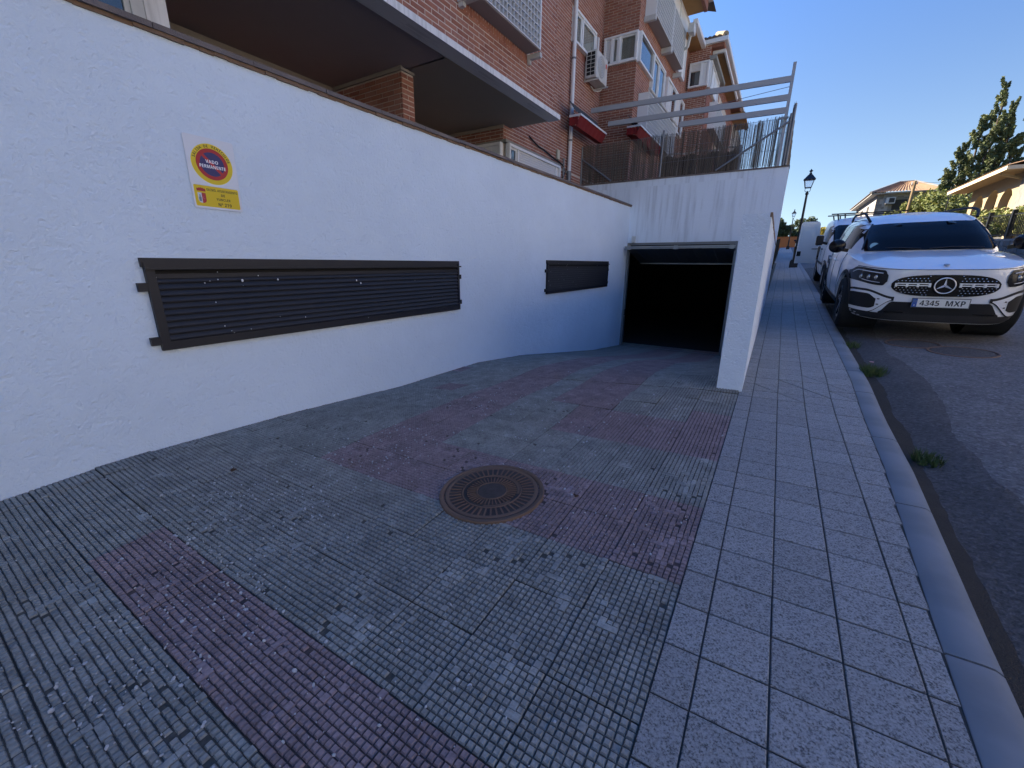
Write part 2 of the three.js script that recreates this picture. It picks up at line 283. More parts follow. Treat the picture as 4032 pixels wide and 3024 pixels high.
// ---------------------------------------------------------------- ground sheet, road, kerb
{
  const xs = [-400, -200, -100, -60, -30, -16, -12, -8, -5, -2, 1, 4, 8, 14, 20, 30, 60, 100, 200, 400], zs = [120, 60, 30, 16, 8, 4, 0, -4, -8, -12, -16, -22, -30, -40, -52, -66, -80, -110, -160, -240, -400, -900];
  const P = zs.map((z) => xs.map((x) => V(x, swY(Math.max(-90, Math.min(10, z))) - 2.4, z)));
  const g = new MB().grid(P, (j, i) => [xs[i], zs[j]]).build('ground', M.soil, null, 2);
  struct(g, 'ground');
}
{
  const xs = []; for (let x = 0.72; x <= 5.75; x += 0.25) xs.push(x);
  const zs = []; for (let z = 3; z > -14; z -= 0.25) zs.push(z); for (let z = -14; z > -85; z -= 2) zs.push(z);
  const P = zs.map((z) => xs.map((x) => V(x, roadY(x, z), z)));
  struct(new MB().grid(P, (j, i) => [xs[i], zs[j]]).build('road', M.asphalt, null, 2), 'road');
  // the darker trench repair along the kerb, laid with a ragged edge
  seed(5);
  const edge = pw([[-16, 1.55], [-9, 1.42], [-7.2, 1.28], [-6.9, 1.29], [-6.44, 1.25], [-5.98, 1.32], [-5.15, 1.35], [-4.6, 1.32], [-3.84, 1.21], [-3.55, 1.24], [-3.2, 1.2], [-2.6, 1.26], [-1.5, 1.3], [3, 1.4]]);
  const Q = []; const fr = [0, 0.15, 0.3, 0.45, 0.6, 0.75, 0.9, 1];
  for (let z = 3; z > -24; z -= 0.06) { const e = edge(z) + 0.07 * (fbm(0.3, ((z * 0.11) % 1 + 1) % 1, 12, 5, 0.7) - 0.5) + rr(-0.008, 0.008), k = kerbX(z) + 0.1; Q.push(fr.map((f) => { const x = mix(k, e, f); return V(x, roadY(x, z) + 0.005, z); })); }
  struct(new MB().grid(Q).build('asphalt_patch', M.asphaltDark, null, 2), 'asphalt_patch');
  // grit gathered in the gutter
  const D = [];
  for (let z = 3; z > -12; z -= 0.05) { const w = 0.05 + 0.10 * fbm(0.7, ((z * 0.13) % 1 + 1) % 1, 16, 4, 0.7), k = kerbX(z) + 0.13; D.push([0, 0.5, 1].map((f) => { const x = k + w * f; return V(x, roadY(x, z) + 0.010 - 0.002 * f, z); })); }
  struct(new MB().grid(D).build('gutter_dirt', M.dirt, null, 2), 'gutter_dirt');
  // pavement on the far side
  const F = zs.map((z) => [5.6, 5.6, 6.6].map((x, i) => V(x, roadY(5.6, z) + (i ? 0.12 : -0.1), z)));
  struct(new MB().grid(F).build('far_pavement', M.kerb, null), 'far_pavement');
}
{ // kerb stones
  const root = new THREE.Group(); struct(root, 'kerb');
  const cuts = [2.4, 1.4, 0.35, -0.65, -1.65, -2.677, -3.653, -4.72, -5.45, -6.175, -7.2]; for (let z = -8.2; z > -30; z -= 1) cuts.push(z);
  seed(9);
  for (let i = 0; i + 1 < cuts.length; i++) {
    const z0 = cuts[i] - 0.005, z1 = cuts[i + 1] + 0.005, low = z0 > -3.7 && z0 < -2.6 ? 0 : z0 < -3.6 && z0 > -4.0 ? 1 : 0;
    const dip = low ? 0.055 : 0, mb = new MB(), n = 6, P = [];
    for (let k = 0; k <= n; k++) {
      const z = mix(z0, z1, k / n), a = kerbX(z) + 0.004, b = kerbX(z) + 0.15, ya = SW(a, z) + rr(-0.001, 0.001) - dip, yb = SW(b, z) - dip;
      P.push([V(a, ya - 0.12, z), V(a, ya - 0.003, z), V(a + 0.004, ya, z), V(mix(a, b, 0.6), mix(ya, yb, 0.6), z), V(b - 0.03, yb - 0.004, z), V(b - 0.008, yb - 0.016, z), V(b, yb - 0.04, z), V(b + 0.012, yb - 0.2, z)]);
    }
    mb.grid(P.map((r) => r.slice().reverse()), (j, i2) => [i2 * 0.04, P[j][0].z]);
    for (const [k, f] of [[0, 1], [n, 0]]) { const r = P[k]; for (let q = 1; q + 1 < r.length; q++) f ? mb.tri(r[0], r[q + 1], r[q]) : mb.tri(r[0], r[q], r[q + 1]); }
    mb.build('kerb_stone', low ? M.kerbDark : M.kerb, root, 0.7);
  }
}
// ---------------------------------------------------------------- pavement of granite-look tiles
const TILEGEO = (() => { const g = new RoundedBoxGeometry(1, 1, 1, 1, 0.012); return g; })();
function flagGeo(pts, uo) { // prism on a quad/triangle outline given in local x,z with bevelled upper edge, thickness 0.04
  const mb = new MB(), c = pts.reduce((a, p) => [a[0] + p[0] / pts.length, a[1] + p[1] / pts.length], [0, 0]);
  const ins = pts.map(([x, z]) => { const d = Math.hypot(x - c[0], z - c[1]); return [x - (x - c[0]) / d * 0.004, z - (z - c[1]) / d * 0.004]; });
  const uv = (p) => [p[0] + uo, p[1] + uo * 0.7], n = pts.length;
  for (let i = 1; i + 1 < n; i++) mb.tri(V(ins[0][0], 0, ins[0][1]), V(ins[i][0], 0, ins[i][1]), V(ins[i + 1][0], 0, ins[i + 1][1]), 0, 0, 0, uv(ins[0]), uv(ins[i]), uv(ins[i + 1]));
  for (let i = 0; i < n; i++) {
    const j = (i + 1) % n, a = V(pts[i][0], -0.0025, pts[i][1]), b = V(pts[j][0], -0.0025, pts[j][1]), A = V(ins[i][0], 0, ins[i][1]), B = V(ins[j][0], 0, ins[j][1]), a2 = V(a.x, -0.03, a.z), b2 = V(b.x, -0.03, b.z);
    mb.tri(a, b, B, 0, 0, 0, uv(pts[i]), uv(pts[j]), uv(ins[j])); mb.tri(a, B, A, 0, 0, 0, uv(pts[i]), uv(ins[j]), uv(ins[i]));
    mb.tri(a2, b2, b); mb.tri(a2, b, a);
  }
  return mb.geom();
}
function frameAt(fn, x, z, e = 0.05) {
  const y = fn(x, z), ux = V(2 * e, fn(x + e, z) - fn(x - e, z), 0).normalize(), uz0 = V(0, fn(x, z + e) - fn(x, z - e), 2 * e).normalize(), n = uz0.clone().cross(ux).normalize(), uz = ux.clone().cross(n).normalize();
  return new THREE.Matrix4().makeBasis(ux, n, uz).setPosition(x, y, z);
}
{
  const root = new THREE.Group(); struct(root, 'sidewalk');
  // mortar bed, split so that some joints are pale and some mossy
  const zs = []; for (let z = 3; z > -14; z -= 0.2) zs.push(z); for (let z = -14; z > -80; z -= 2) zs.push(z);
  mesh('mortar_bed', new MB().grid(zs.map((z) => [-0.137, 0.1, 0.35, kerbX(z) + 0.01].map((x) => V(x, SW(x, z) - 0.0055, z)))).geom(2), M.gap, root);
  const cache = {}; seed(77); let parts = 0; const far = new MB(), light = new MB();
  const cols = [[-0.137, -0.022], [-0.022, 0.177], [0.177, 0.377], [0.377, 0.577], [0.577, null]];
  const G2 = 0.0028;
  const put = (outline, x, z, mi) => { // outline relative to x,z
    const key = outline.map((p) => p.map((q) => q.toFixed(3)).join()).join(';') + (mi % 3);
    const g = cache[key] || (cache[key] = flagGeo(outline, (mi % 3) * 0.37));
    const m = frameAt(SW, x, z); const tilt = new THREE.Matrix4().makeRotationFromEuler(new THREE.Euler(rr(-0.004, 0.004), 0, rr(-0.004, 0.004))); m.multiply(tilt);
    const p = m.elements; p[13] += rr(-0.0012, 0.0012);
    if (parts < 300) { const o = mesh('paving_tile', g, M.paving[mi % 4], root); o.applyMatrix4(m); parts++; } else far.geo(g, m);
  };
  for (let r = 8; r > -150; r--) {
    const z1 = -2.049 + 0.2 * r - 0.0, z0 = z1 - 0.2, zc = (z0 + z1) / 2;
    if (z1 < -30) break; if (z0 > 0.1) continue;
    cols.forEach(([a, b0], c) => {
      let b = b0 ?? kerbX(zc); const sh = zc < -5.2 ? Math.max(0, (-5.2 - zc)) * 0.004 : 0; if (c > 0 && zc < -5) { a += sh; if (b0) b += sh; } if (c === 0) { if (b0) b += sh; }
      const x = (a + b) / 2, w = (b - a) / 2 - G2, h = 0.1 - G2, mi = Math.floor(rnd() * 12);
      const fold = (c === 1 && r === -12) || (c === 2 && (r === -11 || r === -13)) || (c === 3 && (r === -12 || r === -14)) || (c === 4 && (r === -13 || r === -12));
      if (fold) { put([[-w, h], [w, h], [-w, -h + 0.006]].map(([p, q]) => [p - 0.001, q]), x, zc, mi); put([[w, h - 0.008], [w, -h], [-w + 0.006, -h]], x, zc, mi + 1); }
      else put([[-w, h], [w, h], [w, -h], [-w, -h]], x, zc, mi);
    });
  }
  if (far.p.length) stuff(far.build('paving_tiles', M.paving[2], root));
  const zs2 = []; for (let z = -29.8; z > -80; z -= 2) zs2.push(z);
  mesh('far_paving', new MB().grid(zs2.map((z) => [-0.25, 0.4, kerbX(z)].map((x) => V(x, SW(x, z) + 0.002, z)))).geom(2), M.paving[2], root);
}
// ---------------------------------------------------------------- studded ramp tiles
{
  const root = new THREE.Group(); struct(root, 'driveway_ramp');
  const zs = []; for (let z = 3; z > -12.2; z -= 0.25) zs.push(z); const xs = []; for (let x = -3.9; x <= -0.05; x += 0.2) xs.push(x); xs.push(-0.12);
  mesh('mortar_bed', new MB().grid(zs.map((z) => xs.map((x) => V(x, rampY(x, z) - 0.010, z)))).geom(2), M.mortarDark, root);
  const N = 12, S = 0.3005, TOP = 0, BOT = -0.0068, CH = 0.0030;
  const variant = (sd, wear) => {
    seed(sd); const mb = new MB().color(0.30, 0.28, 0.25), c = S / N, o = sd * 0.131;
    const up = V(0, 1, 0), uv = (x, z) => [x + o, z + o * 0.6];
    // base slab
    const h = S / 2, e = -0.03;
    mb.tri(V(-h, BOT, h), V(h, BOT, h), V(h, BOT, -h), up, up, up, uv(-h, h), uv(h, h), uv(h, -h)); mb.tri(V(-h, BOT, h), V(h, BOT, -h), V(-h, BOT, -h), up, up, up, uv(-h, h), uv(h, -h), uv(-h, -h));
    mb.quad(V(-h, e, h), V(h, e, h), V(h, BOT, h), V(-h, BOT, h)); mb.quad(V(h, e, -h), V(-h, e, -h), V(-h, BOT, -h), V(h, BOT, -h)); mb.quad(V(-h, e, -h), V(-h, e, h), V(-h, BOT, h), V(-h, BOT, -h)); mb.quad(V(h, e, h), V(h, e, -h), V(h, BOT, -h), V(h, BOT, h));
    for (let i = 0; i < N; i++) for (let j = 0; j < N; j++) {
      const wn = fbm(i / N * 0.5 + sd * 0.17, j / N * 0.5 + sd * 0.31, 8, 3, 0.6), broken = rnd() < 0.008 + (wn > 0.62 ? wear * 0.12 : 0);
      if (broken && rnd() < 0.3) continue;
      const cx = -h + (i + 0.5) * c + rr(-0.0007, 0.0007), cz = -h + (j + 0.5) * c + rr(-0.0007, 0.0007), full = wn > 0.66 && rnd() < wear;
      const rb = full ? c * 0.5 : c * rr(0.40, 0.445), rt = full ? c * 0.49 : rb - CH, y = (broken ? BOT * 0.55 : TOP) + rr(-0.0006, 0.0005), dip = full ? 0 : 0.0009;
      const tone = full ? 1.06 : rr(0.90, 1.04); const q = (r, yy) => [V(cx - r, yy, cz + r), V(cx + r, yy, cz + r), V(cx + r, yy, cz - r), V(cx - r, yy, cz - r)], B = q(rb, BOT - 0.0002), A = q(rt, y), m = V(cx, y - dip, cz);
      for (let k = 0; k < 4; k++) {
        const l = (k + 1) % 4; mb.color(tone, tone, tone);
        mb.tri(A[k], A[l], m, 0, 0, 0, uv(A[k].x, A[k].z), uv(A[l].x, A[l].z), uv(cx, cz));
        mb.tri(B[k], B[l], A[l], 0, 0, 0, uv(B[k].x, B[k].z), uv(B[l].x, B[l].z), uv(A[l].x, A[l].z)); mb.tri(B[k], A[l], A[k], 0, 0, 0, uv(B[k].x, B[k].z), uv(A[l].x, A[l].z), uv(A[k].x, A[k].z));
      }
    }
    return mb.geom();
  };
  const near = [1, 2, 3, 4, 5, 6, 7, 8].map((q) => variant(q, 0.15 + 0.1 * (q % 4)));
  const flat = (() => { // the far rows, too small to show single studs: lower relief of ridges
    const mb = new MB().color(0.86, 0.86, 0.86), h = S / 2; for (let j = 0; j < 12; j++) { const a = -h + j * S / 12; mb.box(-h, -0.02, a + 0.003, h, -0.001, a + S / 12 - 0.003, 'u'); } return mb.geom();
  })();
  const list = [];
  for (let m = -4; m <= 37; m++) for (let k = 0; k < 12; k++) list.push([k, m]);
  seed(41);
  const red = (k, m) => (m === -2 && k <= 7) || ((m === 2 || m === 3) && k <= 7) || ((k === 6 || k === 7) && m >= 4) || ((m === 6 || m === 7) && k <= 3) || ((k === 3 || k === 4) && m >= 8);
  const items = list.map(([k, m]) => { const x = -0.137 - 0.303 * k - 0.1515, z = -0.94 - 0.303 * m - 0.1515; return { k, m, x, z, d: Math.hypot(x, z) }; }).sort((a, b) => a.d - b.d);
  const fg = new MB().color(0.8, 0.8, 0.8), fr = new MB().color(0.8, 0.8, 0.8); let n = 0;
  for (const it of items) {
    const M4 = frameAt(rampY, it.x, it.z, 0.14), q = Math.floor(rnd() * 4), R = new THREE.Matrix4().makeRotationFromEuler(new THREE.Euler(rr(-0.006, 0.006), q * Math.PI / 2 + rr(-0.006, 0.006), rr(-0.006, 0.006), 'YXZ'));
    M4.multiply(R); M4.elements[13] += rr(-0.0015, 0.0015);
    const isRed = red(it.k, it.m) !== (rnd() < 0.006), ms = isRed ? M.tileRed : M.tileGrey, mt = ms[Math.floor(rnd() * ms.length)], gi = Math.floor(rnd() * 8);
    
    
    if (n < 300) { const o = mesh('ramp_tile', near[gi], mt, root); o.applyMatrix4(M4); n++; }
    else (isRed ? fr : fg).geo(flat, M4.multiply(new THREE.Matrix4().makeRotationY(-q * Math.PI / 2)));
  }
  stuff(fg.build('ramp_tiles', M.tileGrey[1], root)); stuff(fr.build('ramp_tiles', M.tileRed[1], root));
  // loose grit and lime spalls caught between the studs
  seed(1234);
  const pg = new THREE.IcosahedronGeometry(1, 0), spots = [[-2.2, -0.9, 0.75, 330], [-1.7, -0.35, 0.55, 300], [-2.3, -1.9, 0.8, 330], [-1.2, -2.6, 0.9, 120], [-0.5, -1.9, 0.6, 90], [-0.9, -0.6, 0.7, 90], [-2.2, -3.2, 0.9, 200], [-0.7, -3.4, 0.7, 80], [-1.6, -4.2, 1.2, 90], [-2.9, -0.8, 0.8, 130], [-1.5, 0.0, 0.7, 80]];
  const tot = spots.reduce((a, b) => a + b[3], 0), im = new THREE.InstancedMesh(pg, M.pebble, tot); let id = 0; const mm = new THREE.Matrix4();
  for (const [x, z, r, c] of spots) for (let i = 0; i < c; i++) {
    const a = rnd() * 6.283, d = r * Math.sqrt(rnd()) * (0.4 + 0.6 * rnd()), px = x + d * Math.cos(a), pz = z + d * 0.9 * Math.sin(a), s = 0.0022 + 0.0055 * rnd() ** 2.2;
    const qx = clamp(px, -3.62, -0.15);
    mm.compose(V(qx, rampY(qx, pz) + rr(-0.004, 0.001), pz), new THREE.Quaternion().setFromEuler(new THREE.Euler(rnd() * 6, rnd() * 6, rnd() * 6)), V(s * rr(0.8, 1.5), s * 0.7, s * rr(0.8, 1.4)));
    im.setMatrixAt(id++, mm);
  }
  im.name = 'loose_grit'; root.add(stuff(im));
}

// ---------------------------------------------------------------- manhole in the ramp
function manhole(name, label, x, z, r, fn, ornate) {
  const t = thing(name, label, 'manhole cover', V(0, 0, 0)); const m4 = frameAt(fn, x, z, 0.2); t.applyMatrix4(m4); t.position.y += ornate ? 0.007 : 0.006;
  const fr = new MB().lathe([[r - 0.028, -0.02], [r - 0.026, 0.003], [r - 0.004, 0.004], [r, 0.0], [r + 0.003, -0.03]], 64); part('frame', fr, M.ironRust, t);
  if (!ornate) { part('lid', new MB().lathe([[0.0005, 0.001], [r - 0.04, 0.001], [r - 0.031, -0.001], [r - 0.031, -0.02]].reverse(), 48), M.asphaltDark, t); return t; }
  part('lid', new MB().lathe([[r - 0.031, -0.02], [r - 0.031, 0.000], [0.092, -0.0045], [0.088, -0.0045], [0.0005, -0.0045]], 64), M.ironDark, t);
  const ring = (a, b, y0, y1) => new MB().lathe([[a, y0], [a + 0.002, y1], [b - 0.002, y1], [b, y0]].reverse().map((q) => q), 64);
  part('rim_band', ring(r - 0.058, r - 0.033, -0.006, 0.0025), M.ironRust, t); part('rim_band', ring(0.166, 0.176, -0.006, 0.0025), M.ironRust, t);
  part('rim_band', ring(0.083, 0.092, -0.006, 0.0025), M.ironRust, t);
  part('centre_disc', new MB().lathe([[0.082, -0.006], [0.08, 0.001], [0.02, 0.0015], [0.012, 0.004], [0.0005, 0.0045]], 40), M.iron, t);
  const rib = (r0, r1, n, w) => { for (let i = 0; i < n; i++) { const a = i / n * 2 * Math.PI, c = Math.cos(a), s = Math.sin(a); const mb = new MB().box(r0, -0.006, -w / 2, r1, 0.002, w / 2, 'u'); const o = part('rib', mb, M.ironRust, t); o.rotation.y = a; } };
  rib(0.180, r - 0.056, 44, 0.009); rib(0.094, 0.146, 40, 0.006);
  for (const [a0, a1, mt] of [[0.25, 2.3, M.ironRust], [2.7, 3.9, M.ironDark], [5.0, 6.0, M.ironRust]]) { const q = new MB(), n = 24; for (let i = 0; i < n; i++) { const u = mix(a0, a1, i / n), w = mix(a0, a1, (i + 1) / n), P = (rad, a, y) => V(rad * Math.cos(a), y, -rad * Math.sin(a)); q.quad(P(0.150, u, 0.001), P(0.164, u, 0.001), P(0.164, w, 0.001), P(0.150, w, 0.001)); } part('arc_band', q, mt, t); }
  return t;
}
manhole('manhole_cover', 'round rusty cast iron manhole cover with radial ribs set in the ramp tiles', -1.22, -1.76, 0.305, rampY, true);
manhole('manhole_cover', 'round dark manhole lid in the asphalt in front of the white car', 1.96, -6.75, 0.30, roadY, false);
manhole('manhole_cover', 'dark round lid half under the bumper of the white car', 1.60, -7.12, 0.27, roadY, false);

// ---------------------------------------------------------------- long rendered side wall
const D = -3.65;
{
  const t = thing('rendered_wall', 'long white roughcast wall along the ramp with a brown stone coping', 'wall');
  const top = pw([[-11.94, 2.86], [-2.7, 2.735], [3, 2.70]]);
  const zs = []; for (let z = 3.5; z > -11.94; z -= 0.5) zs.push(z); zs.push(-11.94);
  const mb = new MB();
  for (let i = 0; i + 1 < zs.length; i++) { // front, back
    const a = zs[i], b = zs[i + 1];
    const q = (x, s) => { const P = [V(x, -1.3, a), V(x, -1.3, b), V(x, top(b), b), V(x, top(a), a)], U = (p) => [-p.z, p.y]; const O = s ? [0, 1, 2, 0, 2, 3] : [1, 0, 3, 1, 3, 2]; mb.tri(P[O[0]], P[O[1]], P[O[2]], 0, 0, 0, U(P[O[0]]), U(P[O[1]]), U(P[O[2]])); mb.tri(P[O[3]], P[O[4]], P[O[5]], 0, 0, 0, U(P[O[3]]), U(P[O[4]]), U(P[O[5]])); };
    q(D, true); q(D - 0.22, false);
  }
  mb.quad(V(D - 0.22, -1.3, 3.5), V(D, -1.3, 3.5), V(D, top(3.5), 3.5), V(D - 0.22, top(3.5), 3.5));
  part('wall_face', mb, M.plaster, t);
  // coping: thin stones end to end, over a ragged bed of mortar
  seed(21);
  for (let z = 3.5; z > -11.9; z -= 0.62) {
    const z1 = Math.max(-11.94, z - 0.614), j = rr(-0.003, 0.003), m2 = new MB();
    const y0 = top(z) + 0.016 + j, y1 = top(z1) + 0.016 + j, h = 0.034, x0 = D - 0.25, x1 = D + 0.03 + rr(-0.004, 0.004);
    const P = [V(x0, y0, z), V(x1, y0, z), V(x1, y1, z1), V(x0, y1, z1)], Q = P.map((p) => V(p.x, p.y + h, p.z));
    m2.quad(Q[0], Q[1], Q[2], Q[3]); m2.quad(P[3], P[2], P[1], P[0]); m2.quad(P[1], P[2], Q[2], Q[1]); m2.quad(P[3], P[0], Q[0], Q[3]); m2.quad(P[0], P[1], Q[1], Q[0]); m2.quad(P[2], P[3], Q[3], Q[2]);
    part('coping_stone', m2, M.coping, t);
  }
  const bed = new MB(); for (let z = 3.5; z > -11.9; z -= 0.09) { const z1 = z - 0.09, p = rr(0.004, 0.022), y = top(z); bed.box(D - 0.1, y - rr(0.004, 0.012), z1, D + p, y + 0.0155, z); }
  part('mortar_bed', bed, M.rustStrip, t);
}
// ---------------------------------------------------------------- the two louvred vents
function vent(label, z0, z1, y0, y1) { // z0 near, z1 far; y at near end, rises slightly
  const t = thing('ventilation_grille', label, 'vent grille', V(D, y0, z0), 'black louvred vents in the white wall');
  const L = z0 - z1, H = y1 - y0, ri = 0.006 * L;
  t.rotation.x = Math.atan2(ri, L);
  part('back_panel', new MB().box(0.004, 0.02, -L + 0.02, 0.010, H - 0.02, -0.02), M.blackDeep, t);
  const fr = new MB(); fr.box(0.002, 0, -0.055, 0.034, H, 0); fr.box(0.002, 0, -L, 0.034, H, -L + 0.035); fr.box(0.002, 0, -L + 0.035, 0.032, 0.062, -0.055);
  fr.box(0.002, H - 0.105, -L + 0.035, 0.03, H - 0.075, -0.055); part('frame', fr, M.blackPaint, t);
  const hd = new MB(); hd.box(0.001, H - 0.028, -L - 0.01, 0.026, H + 0.032, 0.012); hd.box(0.001, H - 0.045, -L - 0.02, 0.052, H - 0.029, 0.0); part('hood', hd, M.blackPaint, t);
  for (let i = 0; i < 10; i++) {
    const y = 0.066 + i * (H - 0.175) / 9.6, s = new MB(), hh = (H - 0.175) / 9.6 * 0.86, z = -L + 0.036, w = -0.056;
    const P = [[0.012, hh + 0.012], [0.026, hh * 0.55], [0.031, hh * 0.2], [0.030, 0], [0.024, -0.002]];
    for (let k = 0; k + 1 < P.length; k++) s.quad(V(P[k + 1][0], y + P[k + 1][1], w), V(P[k + 1][0], y + P[k + 1][1], z), V(P[k][0], y + P[k][1], z), V(P[k][0], y + P[k][1], w));
    part('slat', s, M.blackPaint, t);
  }
  for (const [y, z] of [[H - 0.16, 0.03], [0.07, 0.03], [0.1, -L - 0.012], [H - 0.17, -L - 0.012]]) part('hinge', new MB().box(0.001, y - 0.028, z - 0.03, 0.03, y + 0.028, z + 0.025), M.blackPaint, t);
  const fl = new MB(); seed(Math.floor(L * 1000)); const ico = new THREE.IcosahedronGeometry(1, 1);
  for (let i = 0; i < 26; i++) { const near = rnd() < 0.6, z = near ? -rr(0.03, 0.9) : -rr(0.1, L - 0.1), y = rr(0.02, H - 0.02), s = rr(0.0018, 0.0045) * (rnd() < 0.12 ? 2 : 1); fl.geo(ico, new THREE.Matrix4().compose(V(0.031, y, z), new THREE.Quaternion(), V(0.002, s * 1.25, s))); }
  stuff(part('paint_flecks', fl, M.paintFleck, t));
  return t;
}
vent('long black metal louvred vent nearest the camera, flecked with white paint', -1.135, -4.48, 0.70, 1.302);
vent('farther black louvred vent beside the garage door', -7.06, -10.40, 0.79, 1.372);

// ---------------------------------------------------------------- the no-parking sign
{
  const W = 0.325, H = 0.482, cw = 800, ch = 1186, c = document.createElement('canvas'); c.width = cw; c.height = ch; const g = c.getContext('2d');
  g.fillStyle = '#dfe2e8'; g.fillRect(0, 0, cw, ch);
  const cx = 400, cy = 428, R = 330;
  const disc = (r, f) => { g.fillStyle = f; g.beginPath(); g.arc(cx, cy, r, 0, 7); g.fill(); };
  disc(R + 6, '#efe7a0'); disc(R, '#e3c414'); disc(258, '#b01c26'); disc(196, '#2c2a66');
  g.save(); g.beginPath(); g.arc(cx, cy, 197, 0, 7); g.clip(); g.translate(cx, cy); g.rotate(Math.PI / 4); g.fillStyle = '#b8232a'; g.fillRect(-210, -24, 420, 48); g.restore();
  g.fillStyle = '#f4f4f6'; g.textAlign = 'center'; g.textBaseline = 'middle'; g.font = 'bold 76px sans-serif';
  g.fillText('VADO', cx, cy - 42); g.save(); g.translate(cx, cy + 42); g.scale(0.86, 1); g.fillText('PERMANENTE', 0, 0); g.restore();
  // arc lettering
  g.fillStyle = '#1d1a10'; g.font = 'bold 62px sans-serif'; const str = 'SALIDA DE VEHICULOS'; const ang = (i) => -Math.PI / 2 + (i - (str.length - 1) / 2) * 0.1405;
  for (let i = 0; i < str.length; i++) { g.save(); g.translate(cx, cy); g.rotate(ang(i) + Math.PI / 2); g.translate(0, -294); g.fillText(str[i], 0, 0); if (i === 13) { g.fillRect(-4, -38, 14, 8); } g.restore(); }
  // yellow plate
  g.fillStyle = '#e1c011'; g.beginPath(); g.roundRect(34, 800, cw - 68, 350, 24); g.fill();
  g.fillStyle = '#231f12'; g.font = 'bold 58px sans-serif'; const line = (t, x, y, w) => { g.save(); g.translate(x, y); const m = g.measureText(t).width; g.scale(Math.min(1, w / m), 1); g.fillText(t, 0, 0); g.restore(); };
  line('EXCMO. AYUNTAMIENTO', 492, 862, 520); line('DE', 492, 936, 520); line('YUNCLER', 492, 1010, 235); g.font = 'bold 76px sans-serif'; line('Nº 219', 502, 1096, 240);
  // coat of arms: crown and parted shield
  g.fillStyle = '#a82a2a'; g.beginPath(); g.moveTo(74, 888); for (let i = 0; i < 5; i++) { g.arc(88 + i * 27, 868 - (i === 2 ? 14 : i % 2 ? 8 : 0), 15, Math.PI, 0); } g.lineTo(214, 888); g.lineTo(204, 908); g.lineTo(84, 908); g.fill(); g.fillStyle = '#d8a820'; g.fillRect(84, 900, 120, 8); g.fillRect(141, 828, 6, 20);
  g.save(); g.beginPath(); g.moveTo(80, 928); g.lineTo(208, 928); g.lineTo(208, 1040); g.quadraticCurveTo(208, 1092, 144, 1098); g.quadraticCurveTo(80, 1092, 80, 1040); g.closePath(); g.clip(); g.fillStyle = '#d5d8dc'; g.fillRect(78, 920, 66, 190); g.fillStyle = '#b02a32'; g.fillRect(144, 920, 70, 190);
  g.fillStyle = '#6b7f86'; g.beginPath(); g.moveTo(92, 1070); g.lineTo(92, 1000); g.lineTo(104, 1000); g.lineTo(104, 960); g.lineTo(122, 960); g.lineTo(122, 1000); g.lineTo(132, 1000); g.lineTo(132, 1070); g.fill(); g.strokeStyle = '#d87878'; g.lineWidth = 5; g.beginPath(); g.arc(174, 1010, 16, 0.6, 5); g.stroke(); g.restore();
  const tx = new THREE.CanvasTexture(c); tx.colorSpace = THREE.SRGBColorSpace; tx.minFilter = THREE.LinearMipmapLinearFilter;
  const t = thing('vehicle_exit_sign', 'white sign with a round no-parking emblem and yellow panel fixed to the white wall', 'sign', V(D + 0.004, 1.69, -1.512));
  t.rotation.order = 'YXZ'; t.rotation.y = Math.PI / 2; t.rotateZ(-0.005);
  const sh = new THREE.Shape(), r = 0.014; sh.moveTo(r, 0); sh.lineTo(W - r, 0); sh.absarc(W - r, r, r, -Math.PI / 2, 0); sh.lineTo(W, H - r); sh.absarc(W - r, H - r, r, 0, Math.PI / 2); sh.lineTo(r, H); sh.absarc(r, H - r, r, Math.PI / 2, Math.PI); sh.lineTo(0, r); sh.absarc(r, r, r, Math.PI, 1.5 * Math.PI);
  mesh('plate', new THREE.ExtrudeGeometry(sh, { depth: 0.0025, bevelEnabled: false }), M.white, t);
  const fg = new THREE.ShapeGeometry(sh, 8), P = fg.attributes.position, U = fg.attributes.uv; for (let i = 0; i < P.count; i++) U.setXY(i, P.getX(i) / W, P.getY(i) / H);
  const f = mesh('printed_face', fg, new THREE.MeshStandardMaterial({ map: tx, roughness: 0.5 }), t); f.position.z = 0.0032;
}
// ---------------------------------------------------------------- garage: front wall, wing wall, inside, door
const ZD = -11.94;
{
  const t = thing('terrace_wall', 'stained white retaining wall of the raised terrace above the garage opening', 'wall');
  const x1 = pw([[-24, -0.27], [-11.94, -0.14]]), th = 0.3, mb = new MB();
  const OL = D, OR = -0.93, OT = 1.93;
  mb.box(-5.2, -1.2, ZD - th, OL, 3.49, ZD); mb.box(OL, OT, ZD - th, OR, 3.49, ZD); mb.box(OR, -1.2, ZD - th, -0.44, 3.49, ZD);
  part('wall_face', mb, M.plaster2, t);
  const sd = new MB(); // street side
  const P = [V(-0.14, 0.2, ZD), V(-0.27, 0.8, -24), V(-0.27, 3.9, -24), V(-0.14, 3.49, ZD)];
  sd.quad(P[0], P[1], P[2], P[3]); sd.quad(V(-0.44, -1.2, ZD), V(-0.14, -1.2, ZD), P[3], V(-0.44, 3.49, ZD)); sd.quad(P[1], V(-0.57, 0.8, -24), V(-0.57, 3.9, -24), P[2]); sd.quad(V(-0.57, 0.8, -24), V(-0.44, 0.2, ZD - th), V(-0.44, 3.49, ZD - th), V(-0.57, 3.9, -24)); sd.quad(P[3], P[2], V(-0.57, 3.9, -24), V(-0.44, 3.49, ZD));
  part('street_face', sd, M.plaster2, t);
  const cp = new MB(); cp.box(-5.2, 3.4905, ZD - th - 0.02, -0.13, 3.525, ZD + 0.02); part('coping', cp, M.coping, t);
  const sl = new MB(); sl.box(-5.2, 3.1, -24, -0.6, 3.46, ZD - th); part('terrace_slab', sl, M.concreteDark, t);
}
